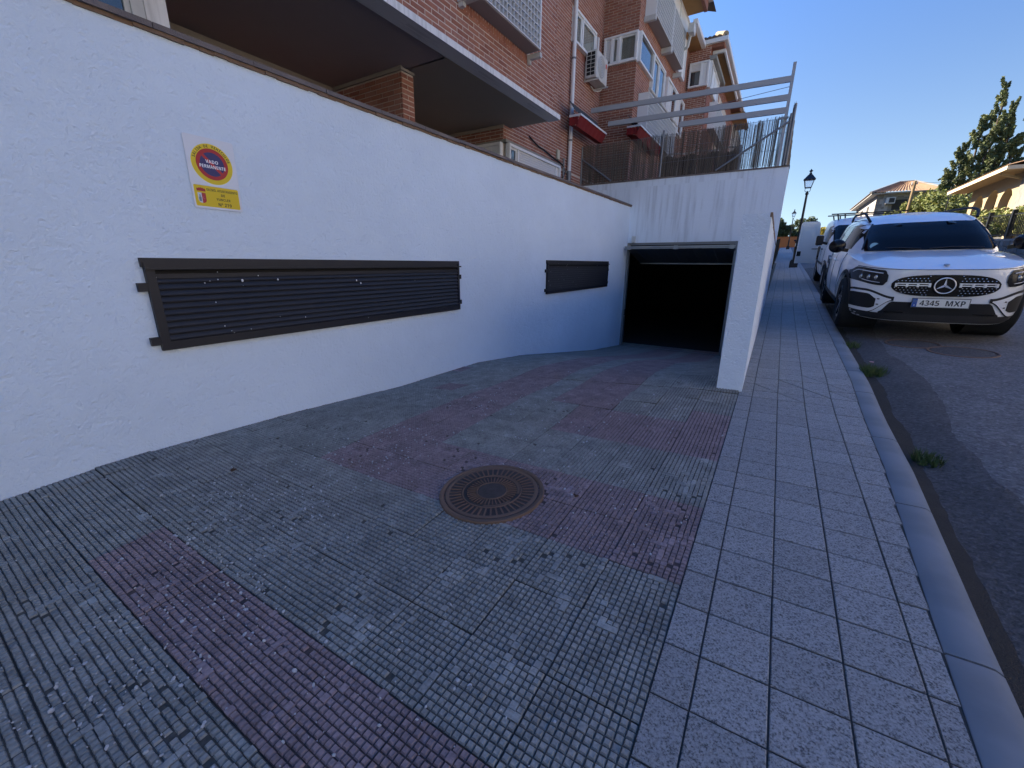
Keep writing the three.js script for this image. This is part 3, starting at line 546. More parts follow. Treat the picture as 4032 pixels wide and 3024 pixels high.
{
  const t = thing('wing_wall', 'short white wall end standing between the garage ramp and the pavement', 'wall');
  const mb = new MB(), x0 = -0.335, x1 = -0.115, y1 = 1.757, z0 = -4.36, z1 = ZD + 0.001;
  const f = [V(x0, -0.2, z0), V(x1, -0.2, z0), V(x1, y1, z0), V(x0, y1, z0)], b = [V(x0 - 0.05, -1.2, z1), V(x1 - 0.028, -1.2, z1), V(x1 - 0.028, y1 + 0.09, z1), V(x0 - 0.05, y1 + 0.09, z1)];
  mb.quad(f[0], f[1], f[2], f[3]); mb.quad(f[1], b[1], b[2], f[2]); mb.quad(b[0], f[0], f[3], b[3]); mb.quad(f[3], f[2], b[2], b[3]);
  part('wall_face', mb, M.wing, t);
  const st = new MB(); seed(88); for (let z = z0 + 0.002; z > -11.8; z -= 0.12) { const f2 = (z0 - z) / (z0 - z1), x = x1 - 0.028 * f2; st.box(x - 0.012, y1 + 0.09 * f2 - rr(0.012, 0.035), z - 0.12, x + 0.006, y1 + 0.09 * f2 + 0.006, z); }
  part('chipped_edge', st, M.rustStrip, t);
}
{
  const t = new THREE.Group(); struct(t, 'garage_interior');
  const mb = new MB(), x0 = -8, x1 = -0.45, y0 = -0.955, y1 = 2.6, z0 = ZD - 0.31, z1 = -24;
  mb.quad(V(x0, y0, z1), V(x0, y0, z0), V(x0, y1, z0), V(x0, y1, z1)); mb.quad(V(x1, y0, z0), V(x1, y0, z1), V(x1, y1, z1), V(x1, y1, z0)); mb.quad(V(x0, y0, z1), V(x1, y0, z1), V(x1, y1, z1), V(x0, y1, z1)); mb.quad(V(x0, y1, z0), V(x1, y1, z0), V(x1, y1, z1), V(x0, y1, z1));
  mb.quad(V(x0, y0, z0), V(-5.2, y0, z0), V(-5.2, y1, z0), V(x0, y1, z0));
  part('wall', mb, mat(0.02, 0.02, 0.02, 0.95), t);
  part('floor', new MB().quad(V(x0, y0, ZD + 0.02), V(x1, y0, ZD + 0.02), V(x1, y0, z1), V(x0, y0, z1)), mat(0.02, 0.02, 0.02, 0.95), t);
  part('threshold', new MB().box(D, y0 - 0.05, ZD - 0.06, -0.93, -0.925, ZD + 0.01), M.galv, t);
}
{
  const t = thing('garage_door', 'dark tilt-up garage door half raised under the white lintel', 'garage door', V(0, 0, 0));
  const A = V(0, 1.80, ZD + 0.32), B = V(0, 1.42, ZD - 1.35), x0 = D + 0.03, x1 = -0.95, n = 11;
  const d = B.clone().sub(A).normalize();
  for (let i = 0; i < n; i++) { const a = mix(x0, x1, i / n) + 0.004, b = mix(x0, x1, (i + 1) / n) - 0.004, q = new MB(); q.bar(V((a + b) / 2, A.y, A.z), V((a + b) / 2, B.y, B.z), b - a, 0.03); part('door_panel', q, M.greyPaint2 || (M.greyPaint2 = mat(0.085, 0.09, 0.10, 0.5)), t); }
  const e = new MB(); e.bar(V(x0, A.y + 0.01, A.z + 0.02), V(x1, A.y + 0.01, A.z + 0.02), 0.05, 0.035); e.bar(V(x0, A.y - 0.03, A.z + 0.028), V(x1, A.y - 0.03, A.z + 0.028), 0.03, 0.022); part('front_rail', e, M.steel, t);
  const e2 = new MB(); e2.bar(V(x0, B.y - 0.02, B.z), V(x1, B.y - 0.02, B.z), 0.05, 0.035); part('rear_rail', e2, M.steel, t);
  for (const x of [x0 + 0.12, -2.3, -1.02]) part('hinge', new MB().box(x - 0.05, A.y - 0.06, A.z + 0.03, x + 0.05, A.y + 0.035, A.z + 0.055), M.steel, t);
  part('door_frame', new MB().box(D + 0.001, -0.95, ZD - 0.1, D + 0.06, 1.93, ZD + 0.03).box(-0.985, -0.95, ZD - 0.1, -0.93, 1.93, ZD + 0.01).box(D + 0.06, 1.87, ZD - 0.1, -0.985, 1.929, ZD - 0.02), M.galv, t);
  part('lock_box', new MB().box(D + 0.062, -0.05, ZD - 0.02, D + 0.09, 0.12, ZD + 0.05), M.plastic, t);
}
{
  const t = thing('door_sensor', 'small pale sensor with a grey cable above the garage door corner', 'sensor', V(D + 0.16, 2.02, ZD + 0.04));
  part('housing', new MB().geo(new RoundedBoxGeometry(0.09, 0.17, 0.07, 2, 0.015)), M.whiteOld, t); part('cable', new MB().tube([V(0.02, -0.08, 0), V(-0.06, -0.11, 0.01), V(-0.13, -0.15, 0.0), V(-0.06, -0.2, 0)], 0.009), M.galv, t);
}

// ---------------------------------------------------------------- brick laying
const BL = 0.25, BH = 0.0655, JT = 0.014, BD = 0.0045;
const camInv = new THREE.Matrix4(); camera.updateMatrixWorld(true); camInv.copy(camera.matrixWorld).invert();
function project(p) { const q = p.clone().applyMatrix4(camInv); if (q.z > -0.1) return null; return [512 + 411.4 * q.x / -q.z, 384 - 411.4 * q.y / -q.z]; }
function layBricks(out, O, u, n, U, Vv, holes = [], shift = 0) { // wall face at O + u*s + up*t, holes [s0, t0, s1, t1]
  const rows = Math.floor(Vv / BH + 0.2);
  for (let j = 0; j < rows; j++) {
    const t0 = j * BH + JT / 2, t1 = t0 + BH - JT; if (t1 > Vv + 0.01) break;
    for (let s = -BL + ((j % 2) ? 0.125 : 0) + shift; s < U; s += BL) {
      let segs = [[Math.max(0, s + JT / 2), Math.min(U, s + BL - JT / 2)]];
      for (const [a, b, c, d] of holes) if (t1 > b + 0.01 && t0 < d - 0.01) segs = segs.flatMap(([p, q]) => (q <= a || p >= c) ? [[p, q]] : [[p, Math.min(q, a - 0.004)], [Math.max(p, c + 0.004), q]]).filter(([p, q]) => q - p > 0.02);
      for (const [p, q] of segs) if (q - p > 0.025) out.push({ O, u, n, s0: p, s1: q, t0, t1 });
    }
  }
}
function soldier(out, O, u, n, s0, s1, t0, h = 0.118) { for (let s = s0; s + 0.05 < s1; s += BH) out.push({ O, u, n, s0: s + JT / 2, s1: s + BH - JT / 2, t0, t1: t0 + h }); }
const BG = {};
function brickGeo(w, h) { const k = Math.round(w * 200) + '_' + Math.round(h * 200); if (!BG[k]) { const b = 0.002, m = new MB(), x = w / 2, y = h / 2, d = BD, A = [V(-x + b, -y + b, d), V(x - b, -y + b, d), V(x - b, y - b, d), V(-x + b, y - b, d)], B = [V(-x, -y, d - b), V(x, -y, d - b), V(x, y, d - b), V(-x, y, d - b)], C = [V(-x, -y, -0.004), V(x, -y, -0.004), V(x, y, -0.004), V(-x, y, -0.004)]; m.quad(...A); for (let i = 0; i < 4; i++) { const j = (i + 1) % 4; m.quad(B[i], B[j], A[j], A[i]); m.quad(C[i], C[j], B[j], B[i]); } BG[k] = m.geom(); } return BG[k]; }
function placeBricks(list, parent, limit) {
  for (const b of list) {
    b.c = b.O.clone().addScaledVector(b.u, (b.s0 + b.s1) / 2).add(V(0, (b.t0 + b.t1) / 2, 0));
    const p = project(b.c.clone().addScaledVector(b.u, (b.s1 - b.s0) / 2)), q = project(b.c.clone().addScaledVector(b.u, (b.s0 - b.s1) / 2));
    const inF = p && q && [p, q].some(([x, y]) => x > -20 && x < 1044 && y > -20 && y < 788);
    b.px = inF && b.n.dot(camera.position.clone().sub(b.c)) > 0 && !b.hid ? Math.hypot(p[0] - q[0], p[1] - q[1]) : 0;
  }
  list.sort((a, b) => b.px - a.px); const rest = new MB().color(1, 1, 1); let n = 0; seed(303);
  for (const b of list) {
    const w = b.s1 - b.s0, h = b.t1 - b.t0, k = Math.floor(rnd() * 6), m4 = new THREE.Matrix4().makeBasis(b.u.clone(), V(0, 1, 0), b.u.clone().cross(V(0, 1, 0))).setPosition(b.c.clone().addScaledVector(b.n, rr(-0.0015, 0.001)));
    if (n < limit && b.px > 2) { const o = mesh('brick', brickGeo(w, h), M.brick[k], parent); o.applyMatrix4(m4); n++; }
    else { const c = BR[k]; rest.color(...c); const x = w / 2, y = h / 2, d = BD, P = (i, j, q) => V(i * x, j * y, q).applyMatrix4(m4); rest.quad(P(-1, -1, d), P(1, -1, d), P(1, 1, d), P(-1, 1, d), b.s0, b.t0); rest.quad(P(-1, -1, 0), P(1, -1, 0), P(1, -1, d), P(-1, -1, d)); rest.quad(P(1, 1, 0), P(-1, 1, 0), P(-1, 1, d), P(1, 1, d)); rest.quad(P(-1, 1, 0), P(-1, -1, 0), P(-1, -1, d), P(-1, 1, d)); rest.quad(P(1, -1, 0), P(1, 1, 0), P(1, 1, d), P(1, -1, d)); }
  }
  if (rest.p.length) stuff(rest.build('bricks', M.brickStuff, parent));
}
// window part: frame, panes, shutter in a rectangle (u across, up), outer face towards n
function windowPart(parent, O, u, n, W, H, o = {}) {
  const g = new THREE.Group(); g.name = o.name || 'window'; g.position.copy(O).addScaledVector(n, o.push ?? 0.07); parent.add(g);
  g.quaternion.setFromRotationMatrix(new THREE.Matrix4().makeBasis(u, V(0, 1, 0), u.clone().cross(V(0, 1, 0))));
  const f = o.f || 0.05, dpt = o.d || 0.04, fr = new MB();
  fr.box(0, 0, -0.06, f, H, dpt); fr.box(W - f, 0, -0.06, W, H, dpt); fr.box(f, 0, -0.06, W - f, f, dpt); fr.box(f, H - f, -0.06, W - f, H, dpt);
  const cuts = [0, ...(o.mull || []), 1];
  for (let i = 1; i + 1 < cuts.length; i++) { const x = f + cuts[i] * (W - 2 * f); fr.box(x - 0.028, f, -0.05, x + 0.028, H - f, dpt - 0.012); }
  part('frame', fr, o.fm || M.white, g);
  for (let i = 0; i + 1 < cuts.length; i++) {
    const a = f + cuts[i] * (W - 2 * f) + (i ? 0.028 : 0), b = f + cuts[i + 1] * (W - 2 * f) - (i + 2 < cuts.length ? 0.028 : 0), z = -0.02 + (i % 2) * 0.015, s = 0.038;
    const k = o.kinds ? o.kinds[i] : 'g';
    if (k === 's') { // closed or part-closed roller shutter
      const mb = new MB(), lo = o.shLow ?? f; for (let y = H - f; y - 0.045 > lo; y -= 0.045) { mb.quad(V(a, y - 0.041, z + 0.012), V(b, y - 0.041, z + 0.012), V(b, y - 0.012, z + 0.016), V(a, y - 0.012, z + 0.016)); mb.quad(V(a, y - 0.012, z + 0.016), V(b, y - 0.012, z + 0.016), V(b, y, z + 0.004), V(a, y, z + 0.004)); mb.quad(V(a, y - 0.045, z + 0.002), V(b, y - 0.045, z + 0.002), V(b, y - 0.041, z + 0.012), V(a, y - 0.041, z + 0.012)); }
      part('shutter', mb, M.shutter, g); if (lo > f + 0.01) part('pane', new MB().quad(V(a, f, z - 0.02), V(b, f, z - 0.02), V(b, lo, z - 0.02), V(a, lo, z - 0.02)), M.glass, g); continue;
    }
    if (k === 'w') { part('panel', new MB().quad(V(a, f, z), V(b, f, z), V(b, H - f, z), V(a, H - f, z)), M.white, g); continue; }
    if (k === 'b') { part('opening', new MB().quad(V(a, f, z - 0.03), V(b, f, z - 0.03), V(b, H - f, z - 0.03), V(a, H - f, z - 0.03)), M.room, g); continue; }
    if (!o.nosash) { const sb = new MB(); sb.box(a, f, z - 0.01, a + s, H - f, z + 0.02); sb.box(b - s, f, z - 0.01, b, H - f, z + 0.02); sb.box(a + s, f, z - 0.01, b - s, f + s, z + 0.02); sb.box(a + s, H - f - s, z - 0.01, b - s, H - f, z + 0.02); part('sash', sb, o.fm || M.white, g); }
    const q = o.nosash ? 0 : s, ar = [V(a + q, f + q, z), V(b - q, f + q, z), V(b - q, H - f - q, z), V(a + q, H - f - q, z)];
    if (k === 'c') { part('pane', new MB().quad(...ar), M.pane, g); part('curtain', new MB().quad(...ar.map((p) => V(p.x, p.y, z - 0.03))), M.curtain, g); } else part('pane', new MB().quad(...ar), M.glass, g);
  }
  return g;
}
// projecting concrete lattice: frame, fins, underside; u runs along the wall, n outwards
function lattice(parent, O, u, n, W, H, dep, cell, fins = true) {
  const g = new THREE.Group(); g.name = 'lattice_screen'; g.position.copy(O); parent.add(g);
  g.quaternion.setFromRotationMatrix(new THREE.Matrix4().makeBasis(u, V(0, 1, 0), u.clone().cross(V(0, 1, 0))));
  const fr = new MB(); fr.box(0, 0, 0, 0.03, H, dep); fr.box(W - 0.03, 0, 0, W, H, dep); fr.box(0.03, 0, dep - 0.1, W - 0.03, 0.012, dep + 0.008); fr.box(0.03, H - 0.02, dep - 0.1, W - 0.03, H, dep + 0.004);
  part('frame', fr, M.white, g);
  part('underside_panel', new MB().box(0.03, -0.012, 0.0, W - 0.03, -0.002, dep - 0.01), M.panelGrey, g);
  const fd = Math.min(0.055, cell * 0.55);
  const nx = Math.round((W - 0.06) / cell), ny = Math.round((H - 0.03) / cell);
  const hz = [], vt = [];
  for (let i = 1; i < nx; i++) { const x = 0.03 + i * (W - 0.06) / nx; vt.push(new MB().box(x - 0.005, 0.0125, dep - fd, x + 0.005, H - 0.0205, dep)); }
  for (let j = 1; j < ny; j++) { const y = 0.012 + j * (H - 0.03) / ny; hz.push(new MB().box(0.03, y - 0.005, dep - fd - 0.002, W - 0.03, y + 0.005, dep - 0.002)); }
  if (fins) { for (const b of [...vt, ...hz]) part('slat', b, M.shutter, g); } else { const a = new MB(); for (const b of [...vt, ...hz]) a.geo(b.geom()); stuff(part('slats', a, M.shutter, g)); }
  part('backing', new MB().quad(V(0.03, 0, dep - fd - 0.012), V(W - 0.03, 0, dep - fd - 0.012), V(W - 0.03, H, dep - fd - 0.012), V(0.03, H, dep - fd - 0.012)), M.latBack || (M.latBack = mat(0.24, 0.25, 0.26, 0.8)), g);
  return g;
}
const UZ = V(0, 0, -1), NX = V(1, 0, 0), UX = V(1, 0, 0), NZ = V(0, 0, 1);
// ---------------------------------------------------------------- the apartment building
const XF = -4.17, XM = -5.15, ZB = -13.0, XB = -4.15;
{
  const t = thing('apartment_building', 'red brick apartment block with white window frames, lattice balconies and a dark open porch', 'building');
  const core = new MB();
  core.box(-14, 4.11, -8.19, XF - 0.008, 10.4, 20); core.box(-14, -2, -7.9, -6.6, 4.11, 20); core.box(-14, -2, -11.9, XM - 0.008, 10.4, -7.9); core.box(-14, 2.8, ZB, XM - 0.008, 10.4, -11.9); core.box(-14, 2.8, -19.35, XB - 0.008, 9.75, ZB);
  core.box(-6.6, -2, -5.28, XM + 0.1 - 0.008, 4.05, -5.05);
  part('wall', core, M.mortar, t);
  const L = [];
  // cantilevered first floor
  layBricks(L, V(XF - 0.008, 4.19, 0.5), UZ, NX, 8.69, 2.9, [[5.62, 0.56, 7.72, 3]]);
  soldier(L, V(XF - 0.008, 4.19, 0.5), UZ, NX, 5.9, 7.72, 0.43, 0.125);
  // ground-floor block, its inner cheek, the pillar and the back of the porch
  layBricks(L, V(XM - 0.008, 3.72, -7.9), UZ, NX, 5.1, 6.0, [[0, -0.1, 2.42, 0.02], [3.02, 2.86, 4.42, 3.56]]);
  layBricks(L, V(XM - 0.008, 2.3, -10.3), UZ, NX, 2.7, 1.42, []);
  soldier(L, V(XM - 0.008, 3.72, -7.9), UZ, NX, 3.02, 4.42, 2.735, 0.12);
  layBricks(L, V(-6.6, 3.74, -7.892), UX, NZ, 1.45, 0.34);
  layBricks(L, V(-6.6, 2.6, -5.042), UX, NZ, 1.55, 1.40); layBricks(L, V(-5.05 - 0.008, 2.6, -5.042), UZ, NX, 0.24, 1.40, [], 0.12);
  const bk = []; layBricks(bk, V(-6.592, 2.9, 0), UZ, NX, 7.89, 1.06); L.push(...bk);
  // bay beyond the set-back
  layBricks(L, V(XM, 3.6, ZB + 0.008), UX, NZ, 1.0, 6.1, [[0.07, 3.1, 1.02, 3.79]]);
  soldier(L, V(XM, 3.6, ZB + 0.008), UX, NZ, 0.07, 0.98, 2.975, 0.12);
  layBricks(L, V(XB - 0.008, 3.6, ZB), UZ, NX, 6.35, 6.1, [[0, 3.08, 1.42, 3.79], [1.40, 1.4, 2.88, 3.79], [3.27, 2.6, 6.14, 3.79]]);
  placeBricks(L, t, 300);
  // porch slab: white drip edge, grey weathering, soffits, wall-head plaster
  part('slab_edge', new MB().box(-4.3, 4.03, -8.22, -4.045, 4.112, 20), M.slabWhite, t);
  const wz = new MB(); wz.quad(V(-4.045, 4.114, 20), V(-4.045, 4.114, -8.24), V(-4.164, 4.187, -8.24), V(-4.164, 4.187, 20)); wz.quad(V(-4.165, 4.03, -8.221), V(-4.045, 4.03, -8.221), V(-4.045, 4.114, -8.221), V(-4.165, 4.187, -8.221)); part('weathering', wz, M.slabGrey, t);
  part('soffit', new MB().quad(V(-6.6, 4.045, -5.16), V(-4.3, 4.045, -5.16), V(-4.3, 4.045, 3), V(-6.6, 4.045, 3)), M.soffitA, t);
  part('soffit', new MB().quad(V(-6.6, 4.030, -8.18), V(-4.3, 4.030, -8.18), V(-4.3, 4.030, -5.16), V(-6.6, 4.030, -5.16)), M.soffitB, t);
  part('plaster_band', new MB().box(-6.59, 3.955, -7.88, -6.575, 4.028, -5.3).box(-6.59, 3.965, -5.0, -6.575, 4.043, 0).box(-6.57, 3.995, -5.045, -5.03, 4.043, -5.015).box(-5.05, 3.995, -5.285, -5.03, 4.028, -5.045).box(-6.57, 3.97, -7.885, -5.13, 4.028, -7.862), M.soffitB, t);
  part('porch_floor', new MB().box(-6.6, 1.95, -12.5, -3.88, 2.0, 10), M.concreteDark, t);
  part('ceiling_beam', new MB().box(-6.59, 3.72, -2.2, -4.9, 4.028, -1.94), M.slabWhite, t);
  part('porch_post', new MB().box(-5.02, 2.0, -2.105, -4.9, 4.028, -1.94), M.whiteRough, t);
  windowPart(t, V(-4.97, 2.0, 0.1), UZ, NX, 2.02, 2.0, { mull: [0.42], kinds: ['g', 'g'], fm: M.whiteOld, f: 0.09 });
  // small wall lamps in the porch
  for (const [z, y] of [[-3.02, 3.80], [-7.1, 3.78]]) part('wall_fitting', new MB().box(-6.575, y, z - 0.09, -6.5, y + 0.15, z + 0.09), M.whiteOld, t);
  // corner window of the ground floor under its drip sill
  const sill = new MB(); sill.box(-6.5, 3.70, -7.9, XM, 3.755, -7.83); sill.box(XM, 3.70, -10.36, XM + 0.10, 3.755, -7.83); part('drip_sill', sill, M.slabGrey, t);
  windowPart(t, V(-6.4, 2.35, -7.86), UX, NZ, 1.27, 1.345, { mull: [0.5], kinds: ['s', 'w'] });
  windowPart(t, V(XM + 0.03, 2.35, -7.92), UZ, NX, 2.4, 1.345, { mull: [0.135, 0.92], kinds: ['g', 's', 'w'] });
  // lattice box on the first floor, with its brackets
  lattice(t, V(XF + 0.002, 4.745, -5.36), UZ, NX, 1.76, 1.5, 0.26, 0.098);
  const br = new MB(); br.box(XF, 4.67, -5.38, XF + 0.27, 4.79, -5.26); br.box(XF, 4.62, -5.34, XF + 0.08, 4.67, -5.28); br.box(XF, 4.66, -7.19, XF + 0.25, 4.73, -7.122); br.box(XF, 4.60, -7.18, XF + 0.05, 4.66, -7.13); br.box(XF, 4.79, -5.36, XF + 0.20, 6.4, -5.28); part('bracket', br, M.whiteOld, t);
  // set-back wall window, bay windows
  windowPart(t, V(XM - 0.02, 6.58, -10.92), UZ, NX, 1.40, 0.69, { mull: [0.36], kinds: ['c', 'c'] });
  windowPart(t, V(XM + 0.07, 6.70, ZB - 0.02), UX, NZ, 0.94, 0.68, { mull: [0.20, 0.45], kinds: ['s', 'c', 'c'], shLow: 0.12 });
  windowPart(t, V(XB - 0.02, 6.68, ZB - 0.01), UZ, NX, 1.42, 0.70, { nosash: true });
  windowPart(t, V(XB - 0.02, 5.0, ZB - 1.43), UZ, NX, 1.45, 2.38, { mull: [0.5], kinds: ['g', 'g'] });
  windowPart(t, V(XB - 0.02, 6.2, ZB - 3.28), UZ, NX, 2.86, 1.18, { mull: [0.25, 0.5, 0.75], kinds: ['s', 'g', 's', 'g'], shLow: 0.06 });
  lattice(t, V(XB, 5.05, -13.42), UZ, NX, 3.75, 1.0, 0.30, 0.105, false);
  part('handrail', new MB().cyl(V(-3.83, 6.10, -13.35), V(-3.83, 6.12, -17.2), 0.035, 0.035, 10), M.whiteOld, t);
  lattice(t, V(XB, 7.86, -13.42), UZ, NX, 1.98, 1.05, 0.30, 0.105, false); lattice(t, V(XB, 7.84, -15.44), UZ, NX, 1.72, 1.05, 0.30, 0.105, false);
  part('bracket', new MB().box(XB, 7.72, -13.46, -3.84, 7.84, -13.36).box(XB, 7.70, -15.52, -3.84, 7.83, -15.34).box(XB, 7.62, -17.2, -3.86, 7.75, -17.1), M.whiteOld, t);
  windowPart(t, V(XB + 0.01, 7.9, -13.6), UZ, NX, 4.8, 1.85, { mull: [0.2, 0.45, 0.72], kinds: ['g', 'w', 'w', 'w'] });
  // eaves of the bay
  part('eave_soffit', new MB().box(XB, 9.70, -17.9, -3.5, 9.74, -12.5), M.eaveOchre, t);
  part('eave_fascia', new MB().box(-3.5, 9.68, -17.92, -3.40, 10.02, -12.5).box(XB, 9.741, -17.93, -3.5, 10.0, -17.9), M.brickPlain, t);
  part('gutter', new MB().box(-3.40, 9.96, -18.0, -3.27, 10.08, -12.5), M.whiteOld, t);
  part('low_eave', new MB().box(XB, 9.18, -19.6, -3.72, 9.24, -17.93), M.eaveOchre, t); part('gutter', new MB().box(-3.72, 9.2, -19.6, -3.58, 9.33, -17.4), M.white, t);
  part('hopper', new MB().box(-3.72, 8.72, -17.15, -3.55, 8.98, -16.8).cyl(V(-3.68, 8.7, -17.0), V(-3.75, 8.42, -17.1), 0.045, 0.045, 10).cyl(V(-3.75, 8.42, -17.1), V(-4.1, 8.36, -17.15), 0.045, 0.045, 10), M.whiteOld, t);
  const rf = new MB(); rf.quad(V(-3.3, 10.1, 20), V(-3.3, 10.1, -19), V(-8.5, 11.8, -19), V(-8.5, 11.8, 20)); rf.quad(V(-8.5, 11.8, 20), V(-8.5, 11.8, -19), V(-14, 10, -19), V(-14, 10, 20)); part('roof', rf, M.tileRoofDark, t);
  // drainpipe with clips
  const dp = new MB(); dp.cyl(V(XM + 0.075, 2.1, -10.95), V(XM + 0.075, 10, -10.95), 0.05, 0.05, 14); part('drainpipe', dp, M.white, t);
  part('pipe_sleeve', new MB().cyl(V(XM + 0.075, 2.1, -10.95), V(XM + 0.075, 3.7, -10.95), 0.058, 0.058, 14).cyl(V(XM + 0.05, 2.1, -10.66), V(XM + 0.05, 3.95, -10.66), 0.025, 0.025, 10), M.galv, t);
  for (const y of [4.4, 6.2, 8]) part('pipe_clip', new MB().cyl(V(XM + 0.075, y, -10.95), V(XM + 0.075, y + 0.04, -10.95), 0.058, 0.058, 14), M.galv, t);
  part('cable', new MB().tube([V(XM + 0.03, 4.05, -8.9), V(XM + 0.03, 3.95, -9.3), V(XM + 0.03, 3.93, -9.6), V(XM + 0.04, 3.85, -10.1), V(XM + 0.05, 3.78, -10.6), V(XM + 0.06, 3.66, -10.75), V(XM + 0.05, 3.5, -10.62), V(XM + 0.03, 3.3, -10.45), V(XM + 0.03, 2.9, -10.42), V(XM + 0.03, 2.4, -10.42)], 0.016, 8), M.plastic, t);
  part('junction_box', new MB().geo(new RoundedBoxGeometry(0.05, 0.22, 0.13, 2, 0.012), new THREE.Matrix4().setPosition(XM + 0.03, 3.98, -10.36)), mat(0.55, 0.52, 0.40, 0.7), t);
  t.userData.base = [XM, 2, -9];
}
// second block, standing forward, farther up the street
{
  const t = thing('apartment_building', 'forward brick block with ochre eaves and dark roof tiles behind the pergola rails', 'building');
  const XS = -3.38, Z0 = -19.35; const core = new MB(); core.box(-14, 2.8, -34, XS - 0.008, 9.3, Z0 - 0.008); core.box(-18, 2, -80, -7.2, 12.5, -34); part('wall', core, M.mortar, t);  // second core box is an unseen building mass added to shade the far street
  const L = []; layBricks(L, V(XB, 5.2, Z0), UX, NZ, XS - XB, 4.1, [[0.09, 2.75, 0.78, 3.56]]); soldier(L, V(XB, 5.2, Z0), UX, NZ, 0.09, 0.76, 2.63, 0.12);
  layBricks(L, V(XS, 5.2, Z0), UZ, NX, 9, 4.1, [[0, 2.7, 2.3, 3.6], [3.2, 1.2, 6.2, 3.4]]);
  placeBricks(L, t, 200);
  windowPart(t, V(XB + 0.09, 7.95, Z0 - 0.01), UX, NZ, 0.70, 0.81, { mull: [0.62], kinds: ['s', 'w'], shLow: 0.52 });
  windowPart(t, V(XS - 0.01, 7.9, Z0), UZ, NX, 2.3, 0.86, { mull: [0.18, 0.5], kinds: ['b', 'w', 'w'] });
  lattice(t, V(XS, 6.75, -20.4), UZ, NX, 3.4, 0.95, 0.28, 0.11, false);
  part('concrete_pillar', new MB().box(XS + 0.001, 5, -19.36, XS + 0.02, 7.85, -18.6 - 0.9), M.brickPlain, t);
  part('canopy', new MB().box(XS, 8.78, -22.2, -3.15, 8.9, -19.3), M.slabGrey, t);
  part('eave_soffit', new MB().box(XS, 9.10, -25.2, -2.98, 9.13, Z0 - 0.4), M.eaveOchre, t); part('eave_border', new MB().box(-2.98, 9.06, -25.2, -2.92, 9.16, Z0 - 0.3).box(XS + 0.02, 9.06, Z0 - 0.4, -2.98, 9.16, Z0 - 0.3), M.slabWhite, t);
  part('eave_brick', new MB().box(XS - 0.002, 9.165, -28, -2.95, 9.30, Z0 - 0.02), M.brickPlain, t);
  part('eave_soffit', new MB().box(XS, 9.0, -30, -2.7, 9.06, -27), M.eaveOchre, t);
  const gu = new MB(); gu.box(-2.95, 9.27, -28, -2.83, 9.40, Z0 + 0.12); gu.box(-4.1, 9.27, Z0 + 0.0, -2.95, 9.40, Z0 + 0.12); part('gutter', gu, M.white, t);
  const rg = new MB(); rg.quad(V(-2.9, 9.4, Z0), V(-2.9, 9.4, -32), V(-9, 12, -32), V(-9, 12, Z0 - 4)); rg.tri(V(-14, 9.4, Z0), V(-2.9, 9.4, Z0), V(-9, 12, Z0 - 4)); const roof = part('roof', rg, M.tileRoofDark, t);
  // tile courses along the front eave
  for (let r = 0; r < 4; r++) for (let i = 0; i < 8; i++) { const x = -2.98 - r * 0.05 - i * 0.15, y = 9.42 + r * 0.09, z = Z0 - 0.02 - r * 0.2; part('roof_tile', new MB().cyl(V(x, y, z + 0.08), V(x + 0.0, y + 0.09, z - 0.22), 0.085, 0.07, 8), M.tileRoofDark, roof); }
  part('ridge_tile', new MB().cyl(V(-2.93, 9.46, Z0 + 0.06), V(-3.3, 9.75, Z0 - 0.5), 0.11, 0.1, 10), mat(0.30, 0.24, 0.17, 0.9), roof);
  t.userData.base = [XS, 2, -22];
}
// ---------------------------------------------------------------- air conditioner
{
  const t = thing('air_conditioner', 'white outdoor air conditioner unit hung in the corner of the brick wall', 'air conditioner', V(XM, 6.02, -11.75));
  part('casing', new MB().geo(new RoundedBoxGeometry(0.31, 0.62, 0.80, 2, 0.02), new THREE.Matrix4().setPosition(0.20, 0.34, -0.40)), M.whiteOld, t);
  const gr = new MB(); for (let i = 0; i < 2; i++) for (let j = 0; j < 6; j++) gr.box(0.085 + i * 0.115, 0.09 + j * 0.088, 0.001, 0.185 + i * 0.115, 0.162 + j * 0.088, 0.004); part('side_vents', gr, M.blackDeep, t);
  const fan = new MB(); fan.geo(new THREE.CylinderGeometry(0.25, 0.25, 0.004, 40), new THREE.Matrix4().makeRotationZ(Math.PI / 2).setPosition(0.357, 0.34, -0.34)); part('fan_opening', fan, M.greyPaint, t);
  const rg = new MB(); for (const r of [0.05, 0.1, 0.15, 0.2, 0.245]) rg.geo(new THREE.TorusGeometry(r, 0.006, 6, 32), new THREE.Matrix4().makeRotationY(Math.PI / 2).setPosition(0.362, 0.34, -0.34)); part('fan_guard', rg, M.whiteOld, t);
  part('bracket', new MB().bar(V(0, 0.0, -0.08), V(0.42, 0.0, -0.08), 0.035, 0.035).bar(V(0, 0.0, -0.72), V(0.42, 0.0, -0.72), 0.035, 0.035).bar(V(0.02, 0.45, -0.08), V(0.02, 0, -0.08), 0.035, 0.035).tube([V(0.3, 0.05, -0.75), V(0.2, -0.06, -0.7), V(0.08, -0.06, -0.6), V(0.02, 0.03, -0.5)], 0.014), M.whiteOld, t);
  part('maker_badge', new MB().box(0.356, 0.42, -0.72, 0.360, 0.52, -0.64), mat(0.55, 0.08, 0.06, 0.5), t);
  part('conduit', new MB().box(0.0, 0.66, -0.83, 0.06, 1.25, -0.76), M.white, t);
}
